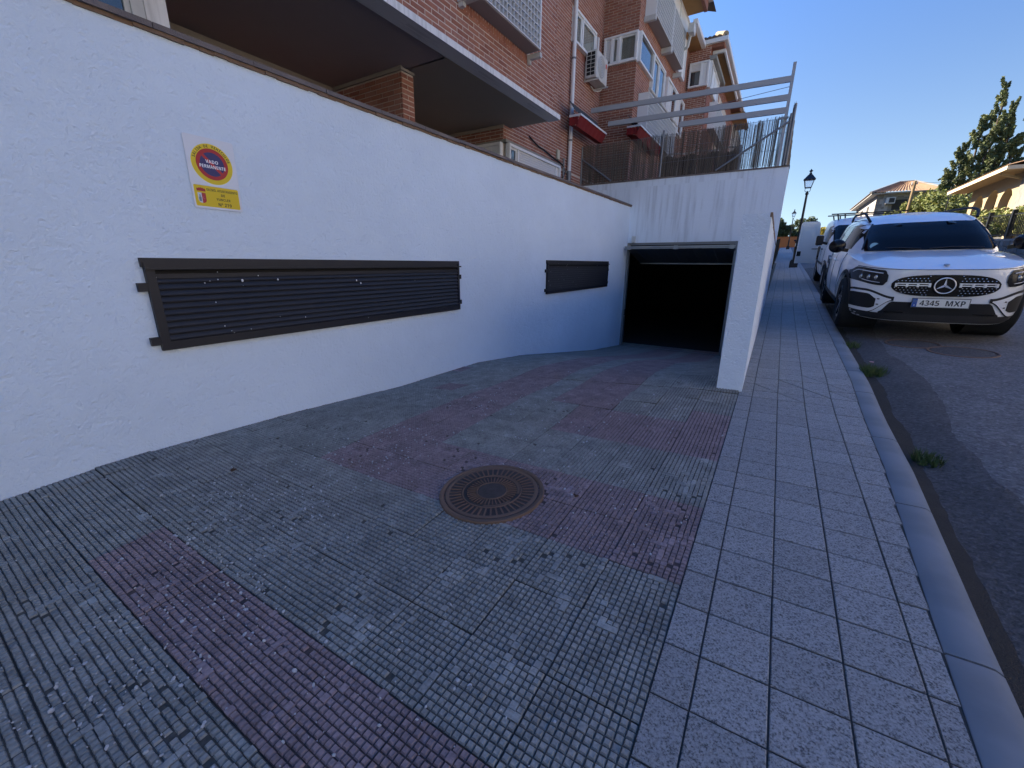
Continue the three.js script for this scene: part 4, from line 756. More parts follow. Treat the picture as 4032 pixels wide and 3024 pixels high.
// ---------------------------------------------------------------- terrace: awnings, rails, reed fence
function awning(label, X0, X1, z0, z1, y, roofH) {
  const t = thing('awning', label, 'awning', V(X1, y, z0), 'folded red awnings on the terrace');
  const L = z0 - z1, w = X1 - X0;
  part('front_bar', new MB().box(-0.02, 0, -L, 0.03, 0.045, 0).box(-w, 0, -0.045, -0.02, 0.045, 0), M.white, t);
  const fb = new MB(), n = 14; for (let i = 0; i < n; i++) { const a = -i / n * L, b = -(i + 1) / n * L, d0 = 0.006 * (i % 2), d1 = 0.006 * ((i + 1) % 2); fb.quad(V(0.0 + d0, 0, a), V(0.0 + d1, 0, b), V(0.03 + d1, 0, b), V(0.03 + d0, 0, a)); fb.quad(V(-0.10 + d0, -0.20, a), V(-0.10 + d1, -0.20, b), V(0.012 + d1, -0.002, b), V(0.012 + d0, -0.002, a)); fb.quad(V(-w, -0.16, b), V(-0.10 + d1, -0.20, b), V(-0.10 + d0, -0.20, a), V(-w, -0.16, a)); }
  for (let i = 0; i < 8; i++) { const a = -w + i / 8 * (w - 0.05), b = -w + (i + 1) / 8 * (w - 0.05), q = 0.012 * (i % 2); fb.quad(V(a, -0.18, -0.01 - q), V(b, -0.18, -0.022 + q), V(b, 0, -0.022 + q), V(a, 0, -0.01 - q)); }
  part('fabric', fb, M.redAwning, t);
  const c = new MB(); const m = Math.round(L / 0.075); for (let i = 0; i < m; i++) { const a = 0.02 - i / m * L, b = 0.02 - (i + 1) / m * L, d = 0.018 * (i % 2), e = 0.018 * ((i + 1) % 2); c.quad(V(-0.10, 0.10 + d, a), V(-0.10, 0.10 + e, b), V(-w, roofH + e, b), V(-w, roofH + d, a)); c.quad(V(-0.10, 0.09 + d, a), V(-w, roofH - 0.01 + d, a), V(-w, roofH - 0.01 + e, b), V(-0.10, 0.09 + e, b)); }
  part('corrugated_sheet', c, M.corrug, t);
}
awning('folded red awning under a corrugated sheet beside the drainpipe', -4.90, -4.62, -10.45, -12.25, 4.79, 0.34);
awning('smaller folded red awning below the lattice balcony of the bay', XB, -3.80, -12.6, -15.2, 4.98, 0.30);
{
  const t = thing('terrace_rail_frame', 'grey metal frame of three long rails on a tall post above the terrace fence', 'metal frame', V(-0.37, 3.52, -11.93));
  const rails = [[-4.95, 5.335, 5.22], [-4.45, 4.955, 4.875], [-2.62, 4.685, 4.63]];
  rails.forEach(([xl, yl, yr], i) => part('rail', new MB().bar(V(xl + 0.37, yl - 3.52, -0.02 * i), V(0, yr - 3.52, 0), 0.05, 0.115), M.greyPaint, t));
  part('post', new MB().box(-0.03, 0, -0.03, 0.03, 2.0, 0.03), M.greyPaint, t); part('bolt_plate', new MB().box(-0.14, 0.93, 0.031, 0.05, 0.97, 0.06), M.galv, t);
  part('wire', new MB().cyl(V(-1.8, 1.42, 0), V(0, 1.56, 0), 0.006, 0.006, 5), M.galv, t);
}
{
  const t = thing('reed_fence', 'split reed screen with wire mesh and slanting braces on the white terrace wall', 'fence', V(-5.2, 3.525, -11.95));
  const X0 = 0.05, X1 = 4.93, H = 0.98;
  const post = (x, h) => part('post', new MB().cyl(V(x, 0, 0.05), V(x, h, 0.05), 0.026, 0.026, 10), M.galv, t);
  post(0.06, 0.95); post(2.24, 1.06); post(X1, 1.02);
  part('brace', new MB().cyl(V(0.1, 0.62, 0.07), V(0.95, 0.02, 0.07), 0.024, 0.024, 8), M.galv, t); part('brace', new MB().cyl(V(X1 - 0.02, 0.86, 0.07), V(3.55, 0.02, 0.07), 0.024, 0.024, 8), M.galv, t);
  const w = new MB(); for (const y of [0.33, 0.66, 0.95]) w.cyl(V(X0, y, 0.03), V(X1, y, 0.03), 0.0035, 0.0035, 4); part('tension_wire', w, M.galv, t);
  // woven mesh of the wire fence
  const ms = new MB(); const s = 0.052; for (let x = X0; x < X1; x += s) { let k = 0; for (let y = 0.03; y < 0.95; y += s, k++) { const a = V(x + (k % 2 ? s / 2 : 0), y, 0.04), b = V(x + (k % 2 ? 0 : s / 2), y + s, 0.04), c = V(x + (k % 2 ? s : s / 2 - s + s), y + s, 0.04); ms.cyl(a, b, 0.0016, 0.0016, 3, false); } } stuff(part('wire_mesh', ms, M.galv, t));
  const canes = (name, ax, bx, n, z, h, sd, along) => { seed(sd); const mb = [new MB(), new MB(), new MB()]; for (let i = 0; i < n; i++) { const f = rnd(), q = mix(ax, bx, f), r = rr(0.0022, 0.0048), hh = h * rr(0.93, 1.03) + 0.02 * Math.sin(q * 7), ln = rr(-0.012, 0.012), dz = rr(-0.02, 0.02); const a = along ? V(dz, rr(-0.02, 0.03), q) : V(q, rr(-0.02, 0.03), z + dz), b = along ? V(dz + ln, hh, q + ln) : V(q + ln, hh, z + dz); mb[i % 3].cyl(a, b, r, r * 0.8, 4, false); } mb.forEach((m, i) => { const o = stuff(part(name, m, M.reed[i], t)); if (along) o.position.x = z; }); };
  canes('reeds', X0, X1, 900, 0, H, 61, false);
  canes('reeds', -7.5, -0.05, 900, X1 + 0.03, 1.25, 62, true);
  post(X1 + 0.05, 1.2);
}
{
  const t = thing('heather_screen', 'dark brushwood screen with a scalloped pale top edge behind the reeds', 'screen', V(-3.9, 3.46, -15.9));
  seed(71); const mb = new MB(); for (let i = 0; i < 900; i++) { const x = rr(0, 2.3), h = 1.38 + 0.05 * Math.sin(x * 9) + rr(-0.05, 0.02), r = rr(0.004, 0.009); mb.cyl(V(x, 0, rr(-0.05, 0.05)), V(x + rr(-0.02, 0.02), h, rr(-0.05, 0.05)), r, r * 0.6, 4, false); } stuff(part('brushwood', mb, M.heather, t));
  const ed = new MB(); for (let i = 0; i < 40; i++) { const x = i * 2.3 / 40, x2 = x + 2.3 / 40, y = (q) => 1.42 + 0.045 * Math.abs(Math.sin(q * 4.1)); ed.bar(V(x, y(x), 0.06), V(x2, y(x2), 0.06), 0.02, 0.05); } part('edge_trim', ed, M.houseWhite, t);
  part('post', new MB().box(2.28, 0, -0.04, 2.36, 1.5, 0.04), M.greyPaint, t);
}

// ---------------------------------------------------------------- vehicles (x to the side, nose at z = 0, tail at z = -len)
const ev = new Evaluator(); ev.attributes = ['position', 'normal', 'uv'];
const HALF = 0.5;
function makeCar(t, c) { // c: a half width, len, n, y0, ins, shoulder(z), crown(z), gh: greenhouse rows, wheels, paint
  const b = c.len / 2, TN = 128, ins = pw(c.ins);
  const outline = (f, v) => { const s = ins(v), C = Math.cos(f), S = Math.sin(f), e = 2 / c.n; return [c.a * s * Math.sign(C) * Math.abs(C) ** e, b * (0.985 + 0.015 * s) * Math.sign(S) * Math.abs(S) ** e - b]; };
  const vs = [0, 0.03, 0.08, 0.18, 0.3, 0.45, 0.6, 0.72, 0.82, 0.9, 0.96, 1];
  const ring = (v) => { const r = []; for (let i = 0; i < TN; i++) { const [x, z] = outline(Math.PI / 2 + i / TN * 2 * Math.PI, v), top = c.shoulder(z), y = mix(c.y0, top, v); r.push(V(x, y, z)); } r.push(r[0].clone()); return r; };
  const R = vs.map(ring), mb = new MB();
  mb.grid(R.map((r) => r.slice().reverse()));
  const top = R[R.length - 1], SN = 20, half = TN / 2;
  const cap = (y, row, crown) => { const P = []; for (let i = 0; i <= half; i++) { const A = row[i], B = row[(TN - i) % TN], l = []; for (let k = 0; k <= SN; k++) { const s = k / SN * 2 - 1; l.push(V(mix(A.x, B.x, (s + 1) / 2), A.y + crown(A.z, s) - y, A.z)); } P.push(l); } return P; };
  mb.grid(cap(0, top, (z, s) => c.crown(z) * (1 - Math.abs(s) ** 2.6) + (c.bulge ? c.bulge(z, s) : 0)));
  mb.grid(cap(0, R[0], () => 0).map((l) => l.reverse()));
  let g = mb.geom(); g.deleteAttribute('uv'); g.deleteAttribute('normal'); g = mergeVertices(g, 1e-4); g.computeVertexNormals(); g.setAttribute('uv', new THREE.Float32BufferAttribute(new Float32Array(g.attributes.position.count * 2), 2));
  // wheel arches cut out of the body
  let br = new Brush(g, c.paint); br.updateMatrixWorld();
  for (const wz of c.wheels) for (const s of [-1, 1]) { const q = new Brush(new THREE.CylinderGeometry(c.arch, c.arch, 0.5, 40), c.paint); q.rotation.z = Math.PI / 2; q.position.set(s * (c.a - 0.17), c.wr + 0.01, wz); q.updateMatrixWorld(); br = ev.evaluate(br, q, SUBTRACTION); br.updateMatrixWorld(); }
  let bg = br.geometry; bg.clearGroups(); bg = bg.index ? bg.toNonIndexed() : bg; bg.deleteAttribute('normal'); bg = toCreasedNormals(mergeVertices(bg, 1e-4), 0.55);
  const body = mesh('body', bg, c.paint, t);
  // greenhouse
  const gh = c.gh, gr = (row, f) => { const [y, zf, zr, w, n] = row, C = Math.cos(f), S = Math.sin(f), e = 2 / n; return V(w * Math.sign(C) * Math.abs(C) ** e, y, (zf - zr) / 2 * Math.sign(S) * Math.abs(S) ** e + (zf + zr) / 2); };
  const gq = new MB(), GR = gh.map((row) => { const r = []; for (let i = 0; i <= TN; i++) r.push(gr(row, Math.PI / 2 - i / TN * 2 * Math.PI)); return r; });
  gq.grid(GR); const last = GR[GR.length - 1], lp = []; for (let i = 0; i <= half; i++) { const A = last[i], B = last[TN - i], l = []; for (let k = 0; k <= 14; k++) { const s = k / 14 * 2 - 1; l.push(V(mix(A.x, B.x, k / 14), A.y + c.roofCrown * (1 - s * s) * Math.min(1, 1), A.z)); } lp.push(l.reverse()); } gq.grid(lp);
  part('cabin', gq, c.paint, t, 0.7);
  const rowAt = (y) => { for (let i = 1; i < gh.length; i++) if (y <= gh[i][0] || i === gh.length - 1) { const k = clamp((y - gh[i - 1][0]) / (gh[i][0] - gh[i - 1][0])); return gh[i].map((q, j) => mix(gh[i - 1][j], q, k)); } };
  c.front = (x, y, o = 0) => { const r = rowAt(y), [, zf, zr, w, n] = r; const k = Math.min(0.999, Math.abs(x) / w); return V(x, y + o * 0.6, (zf - zr) / 2 * (1 - k ** n) ** (1 / n) + (zf + zr) / 2 + o); };
  c.side = (z, y, s, o = 0) => { const [, zf, zr, w, n] = rowAt(y), k = Math.min(0.999, Math.abs((z - (zf + zr) / 2) / ((zf - zr) / 2))); return V(s * (w * (1 - k ** n) ** (1 / n) + o), y, z); };
  c.nose = (x, y, o = 0) => { // point on the front of the body
    let z = 0; for (let it = 0; it < 3; it++) { const v = clamp((y - c.y0) / (c.shoulder(z) - c.y0)), s = ins(v), k = Math.min(0.9995, Math.abs(x) / (c.a * s)); z = b * (0.985 + 0.015 * s) * (1 - k ** c.n) ** (1 / c.n) - b; }
    return V(x, y, z + o);
  };
  c.flank = (z, y, s, o = 0) => { const v = clamp((y - c.y0) / (c.shoulder(z) - c.y0)), q = ins(v), k = Math.min(0.9995, Math.abs((z + b) / b)); return V(s * (c.a * q * (1 - k ** c.n) ** (1 / c.n) + o), y, z); };
  c.wrap = (name, fn, o, mt, x0, x1, lo, hi, nx = 24, ny = 6, parent = t, thick = 0.006) => { // sheet following fn between two curves, with a rim
    const q = new MB(), P = [], B = []; for (let j = 0; j <= ny; j++) { const l = [], m = []; for (let i = 0; i <= nx; i++) { const x = mix(x0, x1, i / nx), y = mix(lo(x), hi(x), j / ny); l.push(fn(x, y, o)); m.push(fn(x, y, o - thick)); } P.push(l); B.push(m); }
    q.grid(P); q.grid([B[0], P[0]]); q.grid([P[ny], B[ny]]); q.grid([P.map((l) => l[0]), B.map((l) => l[0])]); q.grid([B.map((l) => l[nx]), P.map((l) => l[nx])]);
    return part(name, q, mt, parent, 0.5);
  };
  for (const wz of c.wheels) for (const s of [-1, 1]) {
    const w = new THREE.Group(); w.name = 'wheel'; w.position.set(s * (c.a - 0.125), c.wr, wz); w.rotation.z = -s * Math.PI / 2; t.add(w);
    const r = c.wr; part('tyre', new MB().lathe([[r * 0.66, -0.10], [r * 0.9, -0.115], [r * 0.98, -0.085], [r, -0.04], [r, 0.04], [r * 0.98, 0.085], [r * 0.9, 0.115], [r * 0.66, 0.10], [r * 0.62, 0], [r * 0.66, -0.10]], 40), M.rubber, w, 0.6);
    const rim = new MB().lathe([[r * 0.66, 0.09], [r * 0.63, 0.10], [r * 0.58, 0.06], [r * 0.5, 0.02], [0.0005, 0.02]].reverse(), 32); for (let i = 0; i < 5; i++) { const a = i / 5 * 6.283; rim.bar(V(0, 0.075, 0), V(r * 0.62 * Math.cos(a), 0.085, r * 0.62 * Math.sin(a)), 0.06, 0.025, V(0, 1, 0)); } part('rim', rim, c.rim || M.gloss, w);
    const ar = new MB(); for (let i = 0; i < 24; i++) { const a0 = i / 24 * Math.PI, a1 = (i + 1) / 24 * Math.PI, q = (a, rad, o) => { const z = wz + rad * Math.cos(a), y = c.wr + 0.01 + rad * Math.sin(a); return c.flank(z, Math.max(y, c.y0 + 0.02), s, o); }; const A = [q(a0, c.arch - 0.002, 0.012), q(a0, c.arch + c.lip, 0.010), q(a1, c.arch + c.lip, 0.010), q(a1, c.arch - 0.002, 0.012)]; s > 0 ? ar.quad(A[0], A[3], A[2], A[1]) : ar.quad(A[0], A[1], A[2], A[3]); }
    part('arch_trim', ar, c.trim, t);
    part('arch_liner', new MB().geo(new THREE.CylinderGeometry(c.arch - 0.004, c.arch - 0.004, 0.42, 32, 1, true), new THREE.Matrix4().makeRotationZ(Math.PI / 2).setPosition(s * (c.a - 0.26), c.wr + 0.01, wz)), M.rubber, t);
  }
  return c;
}
const capsule = (x0, x1, yc, hh, p = 4) => { const xm = (x0 + x1) / 2, w = (x1 - x0) / 2, k = (x) => Math.max(0.02, (1 - Math.min(1, Math.abs((x - xm) / w)) ** p)) ** (1 / 2.2); return [(x) => yc(x) - hh * k(x), (x) => yc(x) + hh * k(x)]; };
// ---- white SUV parked facing down the hill
{
  const t = thing('parked_car', 'white SUV parked by the kerb facing the camera, black studded grille', 'car', V(1.765, 0.437, -7.21));
  t.rotation.order = 'XYZ'; t.rotation.set(0.056, 0, 0.016);
  const c = {
    a: 0.917, len: 4.63, n: 4.3, y0: 0.23, paint: M.carWhite, trim: M.plastic, wheels: [-0.90, -3.73], wr: 0.36, arch: 0.405, lip: 0.055,
    ins: [[0, 0.90], [0.06, 0.955], [0.2, 0.985], [0.45, 1.0], [0.7, 0.992], [0.85, 0.975], [0.94, 0.955], [1, 0.925]],
    shoulder: pw([[-4.7, 1.09], [-2, 1.05], [-1.2, 1.01], [-0.5, 0.945], [-0.15, 0.90], [0, 0.875]]),
    crown: pw([[-4.7, 0], [-4.5, 0.02], [-1.3, 0.075], [-0.6, 0.055], [-0.12, 0.016], [0, 0]]),
    bulge: (z, s) => 0.020 * Math.exp(-(((Math.abs(s) - 0.55) / 0.13) ** 2)) * sstep(-0.12, -0.5, z) * (z > -1.5 ? 1 : 0),
    gh: [[0.98, -0.95, -4.52, 0.865, 4.4], [1.08, -1.08, -4.50, 0.845, 4.6], [1.25, -1.34, -4.45, 0.79, 4.8], [1.42, -1.66, -4.38, 0.725, 5], [1.50, -1.86, -4.33, 0.685, 5], [1.56, -2.08, -4.25, 0.63, 4.6], [1.592, -2.3, -4.1, 0.55, 4]], roofCrown: 0.028,
  };
  makeCar(t, c);
  // windscreen and side glass
  c.wrap('windscreen', c.front, 0.016, M.carGlass, -0.685, 0.685, (x) => 1.075 - 0.01 * (x / 0.7) ** 2, (x) => 1.452 - 0.03 * (x / 0.7) ** 4 - 1.2 * Math.max(0, Math.abs(x) - 0.585), 40, 10);
  for (const s of [-1, 1]) for (const [a, b2] of [[-1.62, -2.42], [-2.50, -3.25], [-3.33, -4.05]]) c.wrap('side_window', (z, y, o) => c.side(z, y, s, o), 0.006, M.carGlass, s > 0 ? a : b2, s > 0 ? b2 : a, () => 1.10, (z) => Math.min(1.46, 1.10 + Math.max(0.02, (-1.30 - z) * 1.05)), 14, 5);
  for (const s of [-1, 1]) part('pillar_trim', new MB().tube([c.front(s * 0.70, 1.09, 0.012), c.front(s * 0.665, 1.22, 0.012), c.front(s * 0.615, 1.36, 0.012), c.front(s * 0.575, 1.45, 0.012)], 0.014, 6), M.gloss, t);
  part('windscreen_sticker', new MB().geo(new THREE.CylinderGeometry(0.055, 0.055, 0.003, 24), new THREE.Matrix4().makeRotationX(0.98).setPosition(c.front(-0.575, 1.135, 0.012))), mat(0.25, 0.42, 0.45, 0.6), t);
  part('mirror_housing', new MB().box(-0.05, 1.40, 0, 0.05, 1.44, 0.02), M.gloss, t).position.copy(V(0, 0, c.front(0, 1.42, 0.004).z - 0.02));
  for (const x of [-0.34, 0.30]) { const w = new MB(); w.tube([c.front(x - 0.30, 1.085, 0.016), c.front(x - 0.02, 1.10, 0.018), c.front(x + 0.26, 1.088, 0.016)], 0.008, 6); part('wiper', w, M.plastic, t); }
  // grille, star badge, bars, studs
  const [gl, gh2] = capsule(-0.485, 0.485, () => 0.682, 0.13, 3.2);
  const gt = (x) => Math.min(gh2(x), 0.812), gb = (x) => Math.max(gl(x), 0.552 + 0.0);
  const grille = c.wrap('grille', c.nose, 0.012, M.gloss, -0.485, 0.485, gb, gt, 60, 8);
  const st = new MB(); for (let r = 0; r < 9; r++) for (let i = -13; i <= 13; i++) { const x = (i + (r % 2) * 0.5) * 0.036, y = 0.568 + r * 0.0285; if (Math.abs(x) < 0.135 || y > gt(x) - 0.014 || y < gb(x) + 0.012 || Math.abs(y - 0.695) < 0.022) continue; st.geo(new THREE.OctahedronGeometry(0.0062), new THREE.Matrix4().makeScale(1.25, 0.8, 0.6).setPosition(c.nose(x, y, 0.015))); } stuff(part('studs', st, M.chrome, grille));
  for (const s of [-1, 1]) { const q = new MB(); for (const y of [0.683, 0.708]) for (let i = 0; i < 8; i++) { const a = 0.125 + i * 0.0385, b2 = a + 0.0385; q.bar(c.nose(s * a, y, 0.024), c.nose(s * b2, y, 0.024), 0.010, 0.012); } for (const k of [0.125, 0.232, 0.332, 0.432]) q.bar(c.nose(s * k, 0.684, 0.022), c.nose(s * (k + 0.022), 0.684, 0.022), 0.03, 0.036).bar(c.nose(s * k, 0.70, 0.022), c.nose(s * (k + 0.022), 0.70, 0.022), 0.03, 0.02); part('chrome_bar', q, M.chrome, grille); }
  const bd = new THREE.Group(); bd.name = 'emblem'; bd.position.copy(c.nose(0, 0.685, 0.018)); t.add(bd);
  part('disc', new MB().geo(new THREE.CylinderGeometry(0.108, 0.115, 0.02, 40), new THREE.Matrix4().makeRotationX(Math.PI / 2)), M.gloss, bd);
  part('ring', new MB().geo(new THREE.TorusGeometry(0.092, 0.0065, 10, 48), new THREE.Matrix4().setPosition(0, 0, 0.014)), M.chrome, bd);
  const sr = new MB(); for (let i = 0; i < 3; i++) { const a = Math.PI / 2 + i * 2.0944, e = V(0.09 * Math.cos(a), 0.09 * Math.sin(a), 0.013), n = V(-Math.sin(a), Math.cos(a), 0), p = n.clone().multiplyScalar(0.013).add(V(0.012 * Math.cos(a), 0.012 * Math.sin(a), 0.012)), q = n.clone().multiplyScalar(-0.013).add(V(0.012 * Math.cos(a), 0.012 * Math.sin(a), 0.012)), m = V(0, 0, 0.026), o = V(0, 0, 0.011); sr.tri(m, e, p); sr.tri(m, q, e); sr.tri(o, p, e); sr.tri(o, e, q); } part('star', sr, M.chrome, bd);
  // hood shut line and little roundel
  const sl = new MB(); for (let i = 0; i < 30; i++) { const x0 = -0.80 + i * 1.6 / 30, x1 = x0 + 1.6 / 30, y = (x) => 0.872 + 0.03 * (Math.abs(x) / 0.8) ** 4; sl.bar(c.nose(x0, y(x0), 0.001), c.nose(x1, y(x1), 0.001), 0.006, 0.007); } part('bonnet_gap', sl, M.plastic, t);
  part('bonnet_badge', new MB().geo(new THREE.CylinderGeometry(0.026, 0.028, 0.008, 24), new THREE.Matrix4().makeRotationX(0.25).setPosition(0, 0.925, -0.12)), M.steel, t);
  // headlights
  for (const s of [-1, 1]) {
    const X = (u) => s * u, lo = (x) => { const u = Math.abs(x); return 0.672 + 0.045 * sstep(0.60, 0.86, u) + 0.05 * sstep(0.565, 0.53, u); }, hi = (x) => { const u = Math.abs(x); return 0.86 + 0.03 * sstep(0.53, 0.82, u) - 0.06 * sstep(0.565, 0.53, u) - 0.055 * sstep(0.80, 0.86, u); };
    const h = c.wrap('headlight', c.nose, 0.012, M.lens, s > 0 ? 0.53 : -0.86, s > 0 ? 0.86 : -0.53, lo, hi, 26, 6);
    const d = new MB(); d.tube([0.58, 0.66, 0.74, 0.80, 0.835].map((u) => c.nose(X(u), hi(X(u)) - 0.038, 0.018)), 0.006, 6); d.tube([0.60, 0.68, 0.76].map((u) => c.nose(X(u), lo(X(u)) + 0.035, 0.017)), 0.004, 6); part('light_strip', d, M.drl, h);
    const l = new MB(); for (const u of [0.635, 0.70, 0.765]) l.geo(new THREE.SphereGeometry(0.026, 14, 10), new THREE.Matrix4().makeScale(1, 1.25, 0.4).setPosition(c.nose(X(u), 0.768, 0.012))); part('lens', l, M.chromeDim || (M.chromeDim = mat(0.30, 0.31, 0.33, 0.25, { metalness: 0.8 })), h);
    // side vent: black surround, body-coloured frame, black inlet
    const vl = (x) => { const u = Math.abs(x); return 0.325 + 0.055 * sstep(0.80, 0.885, u) + 0.17 * sstep(0.66, 0.44, u); }, vh = (x) => { const u = Math.abs(x); return 0.592 - 0.03 * sstep(0.8, 0.885, u) - 0.085 * sstep(0.72, 0.44, u); };
    const v = c.wrap('side_vent', c.nose, 0.012, M.plastic, s > 0 ? 0.43 : -0.888, s > 0 ? 0.888 : -0.43, (x) => vl(x) - 0.012, (x) => vh(x) + 0.028, 28, 6);
    c.wrap('vent_frame', c.nose, 0.020, M.carWhite, s > 0 ? 0.455 : -0.88, s > 0 ? 0.88 : -0.455, vl, vh, 28, 6, v);
    c.wrap('vent_inlet', c.nose, 0.026, M.blackDeep, s > 0 ? 0.60 : -0.862, s > 0 ? 0.862 : -0.60, (x) => vl(x) + 0.045, (x) => vh(x) - 0.028 - 0.03 * sstep(0.68, 0.6, Math.abs(x)), 20, 5, v);
    for (const y of [0.43, 0.50]) part('fin', new MB().bar(c.nose(X(0.57), y, 0.03), c.nose(X(0.84), y, 0.03), 0.012, 0.012), M.plastic, v);
    part('mirror', new MB().geo(new THREE.SphereGeometry(0.13, 20, 14), new THREE.Matrix4().makeScale(0.85, 0.78, 0.55).setPosition(s * 1.005, 1.15, -1.42)).bar(V(s * 0.86, 1.08, -1.45), V(s * 0.96, 1.10, -1.43), 0.05, 0.05), M.gloss, t, 0.6);
    part('roof_rail', new MB().tube([V(s * 0.60, 1.50, -1.90), V(s * 0.635, 1.585, -2.05), V(s * 0.635, 1.635, -2.3), V(s * 0.635, 1.65, -3.0), V(s * 0.62, 1.635, -3.8), V(s * 0.60, 1.56, -4.15)], 0.018, 8), M.plastic, t);
    for (const z of [-2.25, -3.2]) part('door_handle', new MB().bar(c.flank(z, 0.90, s, 0.022), c.flank(z - 0.2, 0.91, s, 0.022), 0.025, 0.03), M.carWhite, t);
    const dl = new MB(); for (const z of [-1.52, -2.46, -3.38]) for (let i = 0; i < 8; i++) { const y0 = 0.36 + i * 0.085, y1 = y0 + 0.085; dl.bar(c.flank(z, y0, s, 0.0005), c.flank(z, y1, s, 0.0005), 0.007, 0.006, V(1, 0, 0)); } part('door_gap', dl, M.plastic, t);
    c.wrap('sill', (z, y, o) => c.flank(z, y, s, o), 0.014, M.plastic, s > 0 ? -1.32 : -3.3, s > 0 ? -3.3 : -1.32, () => 0.24, () => 0.36, 16, 2);
  }
  // lower bumper, intake, plate
  c.wrap('lower_bumper', c.nose, 0.010, M.plastic, -0.86, 0.86, () => 0.235, (x) => 0.322 + 0.0 * x, 40, 3);
  c.wrap('lower_intake', c.nose, 0.008, M.blackDeep, -0.55, 0.55, () => 0.322, (x) => 0.475 - 0.14 * sstep(0.44, 0.55, Math.abs(x)), 40, 4);
  part('intake_blade', new MB().bar(V(-0.5, 0.345, c.nose(0, 0.345, 0.012).z - 0.02), V(0.5, 0.345, c.nose(0, 0.345, 0.012).z - 0.02), 0.02, 0.012), M.gloss, t);
  const cv = document.createElement('canvas'); cv.width = 520; cv.height = 112; const g = cv.getContext('2d'); g.fillStyle = '#d9dad5'; g.fillRect(0, 0, 520, 112); g.strokeStyle = '#3a3c40'; g.lineWidth = 4; g.strokeRect(3, 3, 514, 106); g.fillStyle = '#1f4f9c'; g.fillRect(5, 5, 44, 102); g.fillStyle = '#d8d8d8'; g.font = 'bold 26px sans-serif'; g.textAlign = 'center'; g.fillText('E', 27, 96); g.fillStyle = '#cdb64a'; for (let i = 0; i < 12; i++) { g.beginPath(); g.arc(27 + 13 * Math.cos(i * 0.5236), 36 + 13 * Math.sin(i * 0.5236), 2, 0, 7); g.fill(); }
  g.fillStyle = '#23262b'; g.font = 'bold 88px sans-serif'; g.textBaseline = 'middle'; g.save(); g.translate(165, 58); g.scale(0.95, 1); g.fillText('4345', 0, 0); g.restore(); g.save(); g.translate(395, 58); g.scale(0.98, 1); g.fillText('MXP', 0, 0); g.restore();
  const px = new THREE.CanvasTexture(cv); px.colorSpace = THREE.SRGBColorSpace;
  const pl = part('number_plate', new MB().box(-0.262, -0.058, 0, 0.262, 0.058, 0.012), M.plastic, t); pl.position.copy(c.nose(0, 0.475, 0.022));
  const pf = mesh('plate_face', new THREE.PlaneGeometry(0.518, 0.111), new THREE.MeshStandardMaterial({ map: px, roughness: 0.4 }), pl); pf.position.z = 0.0135;
}
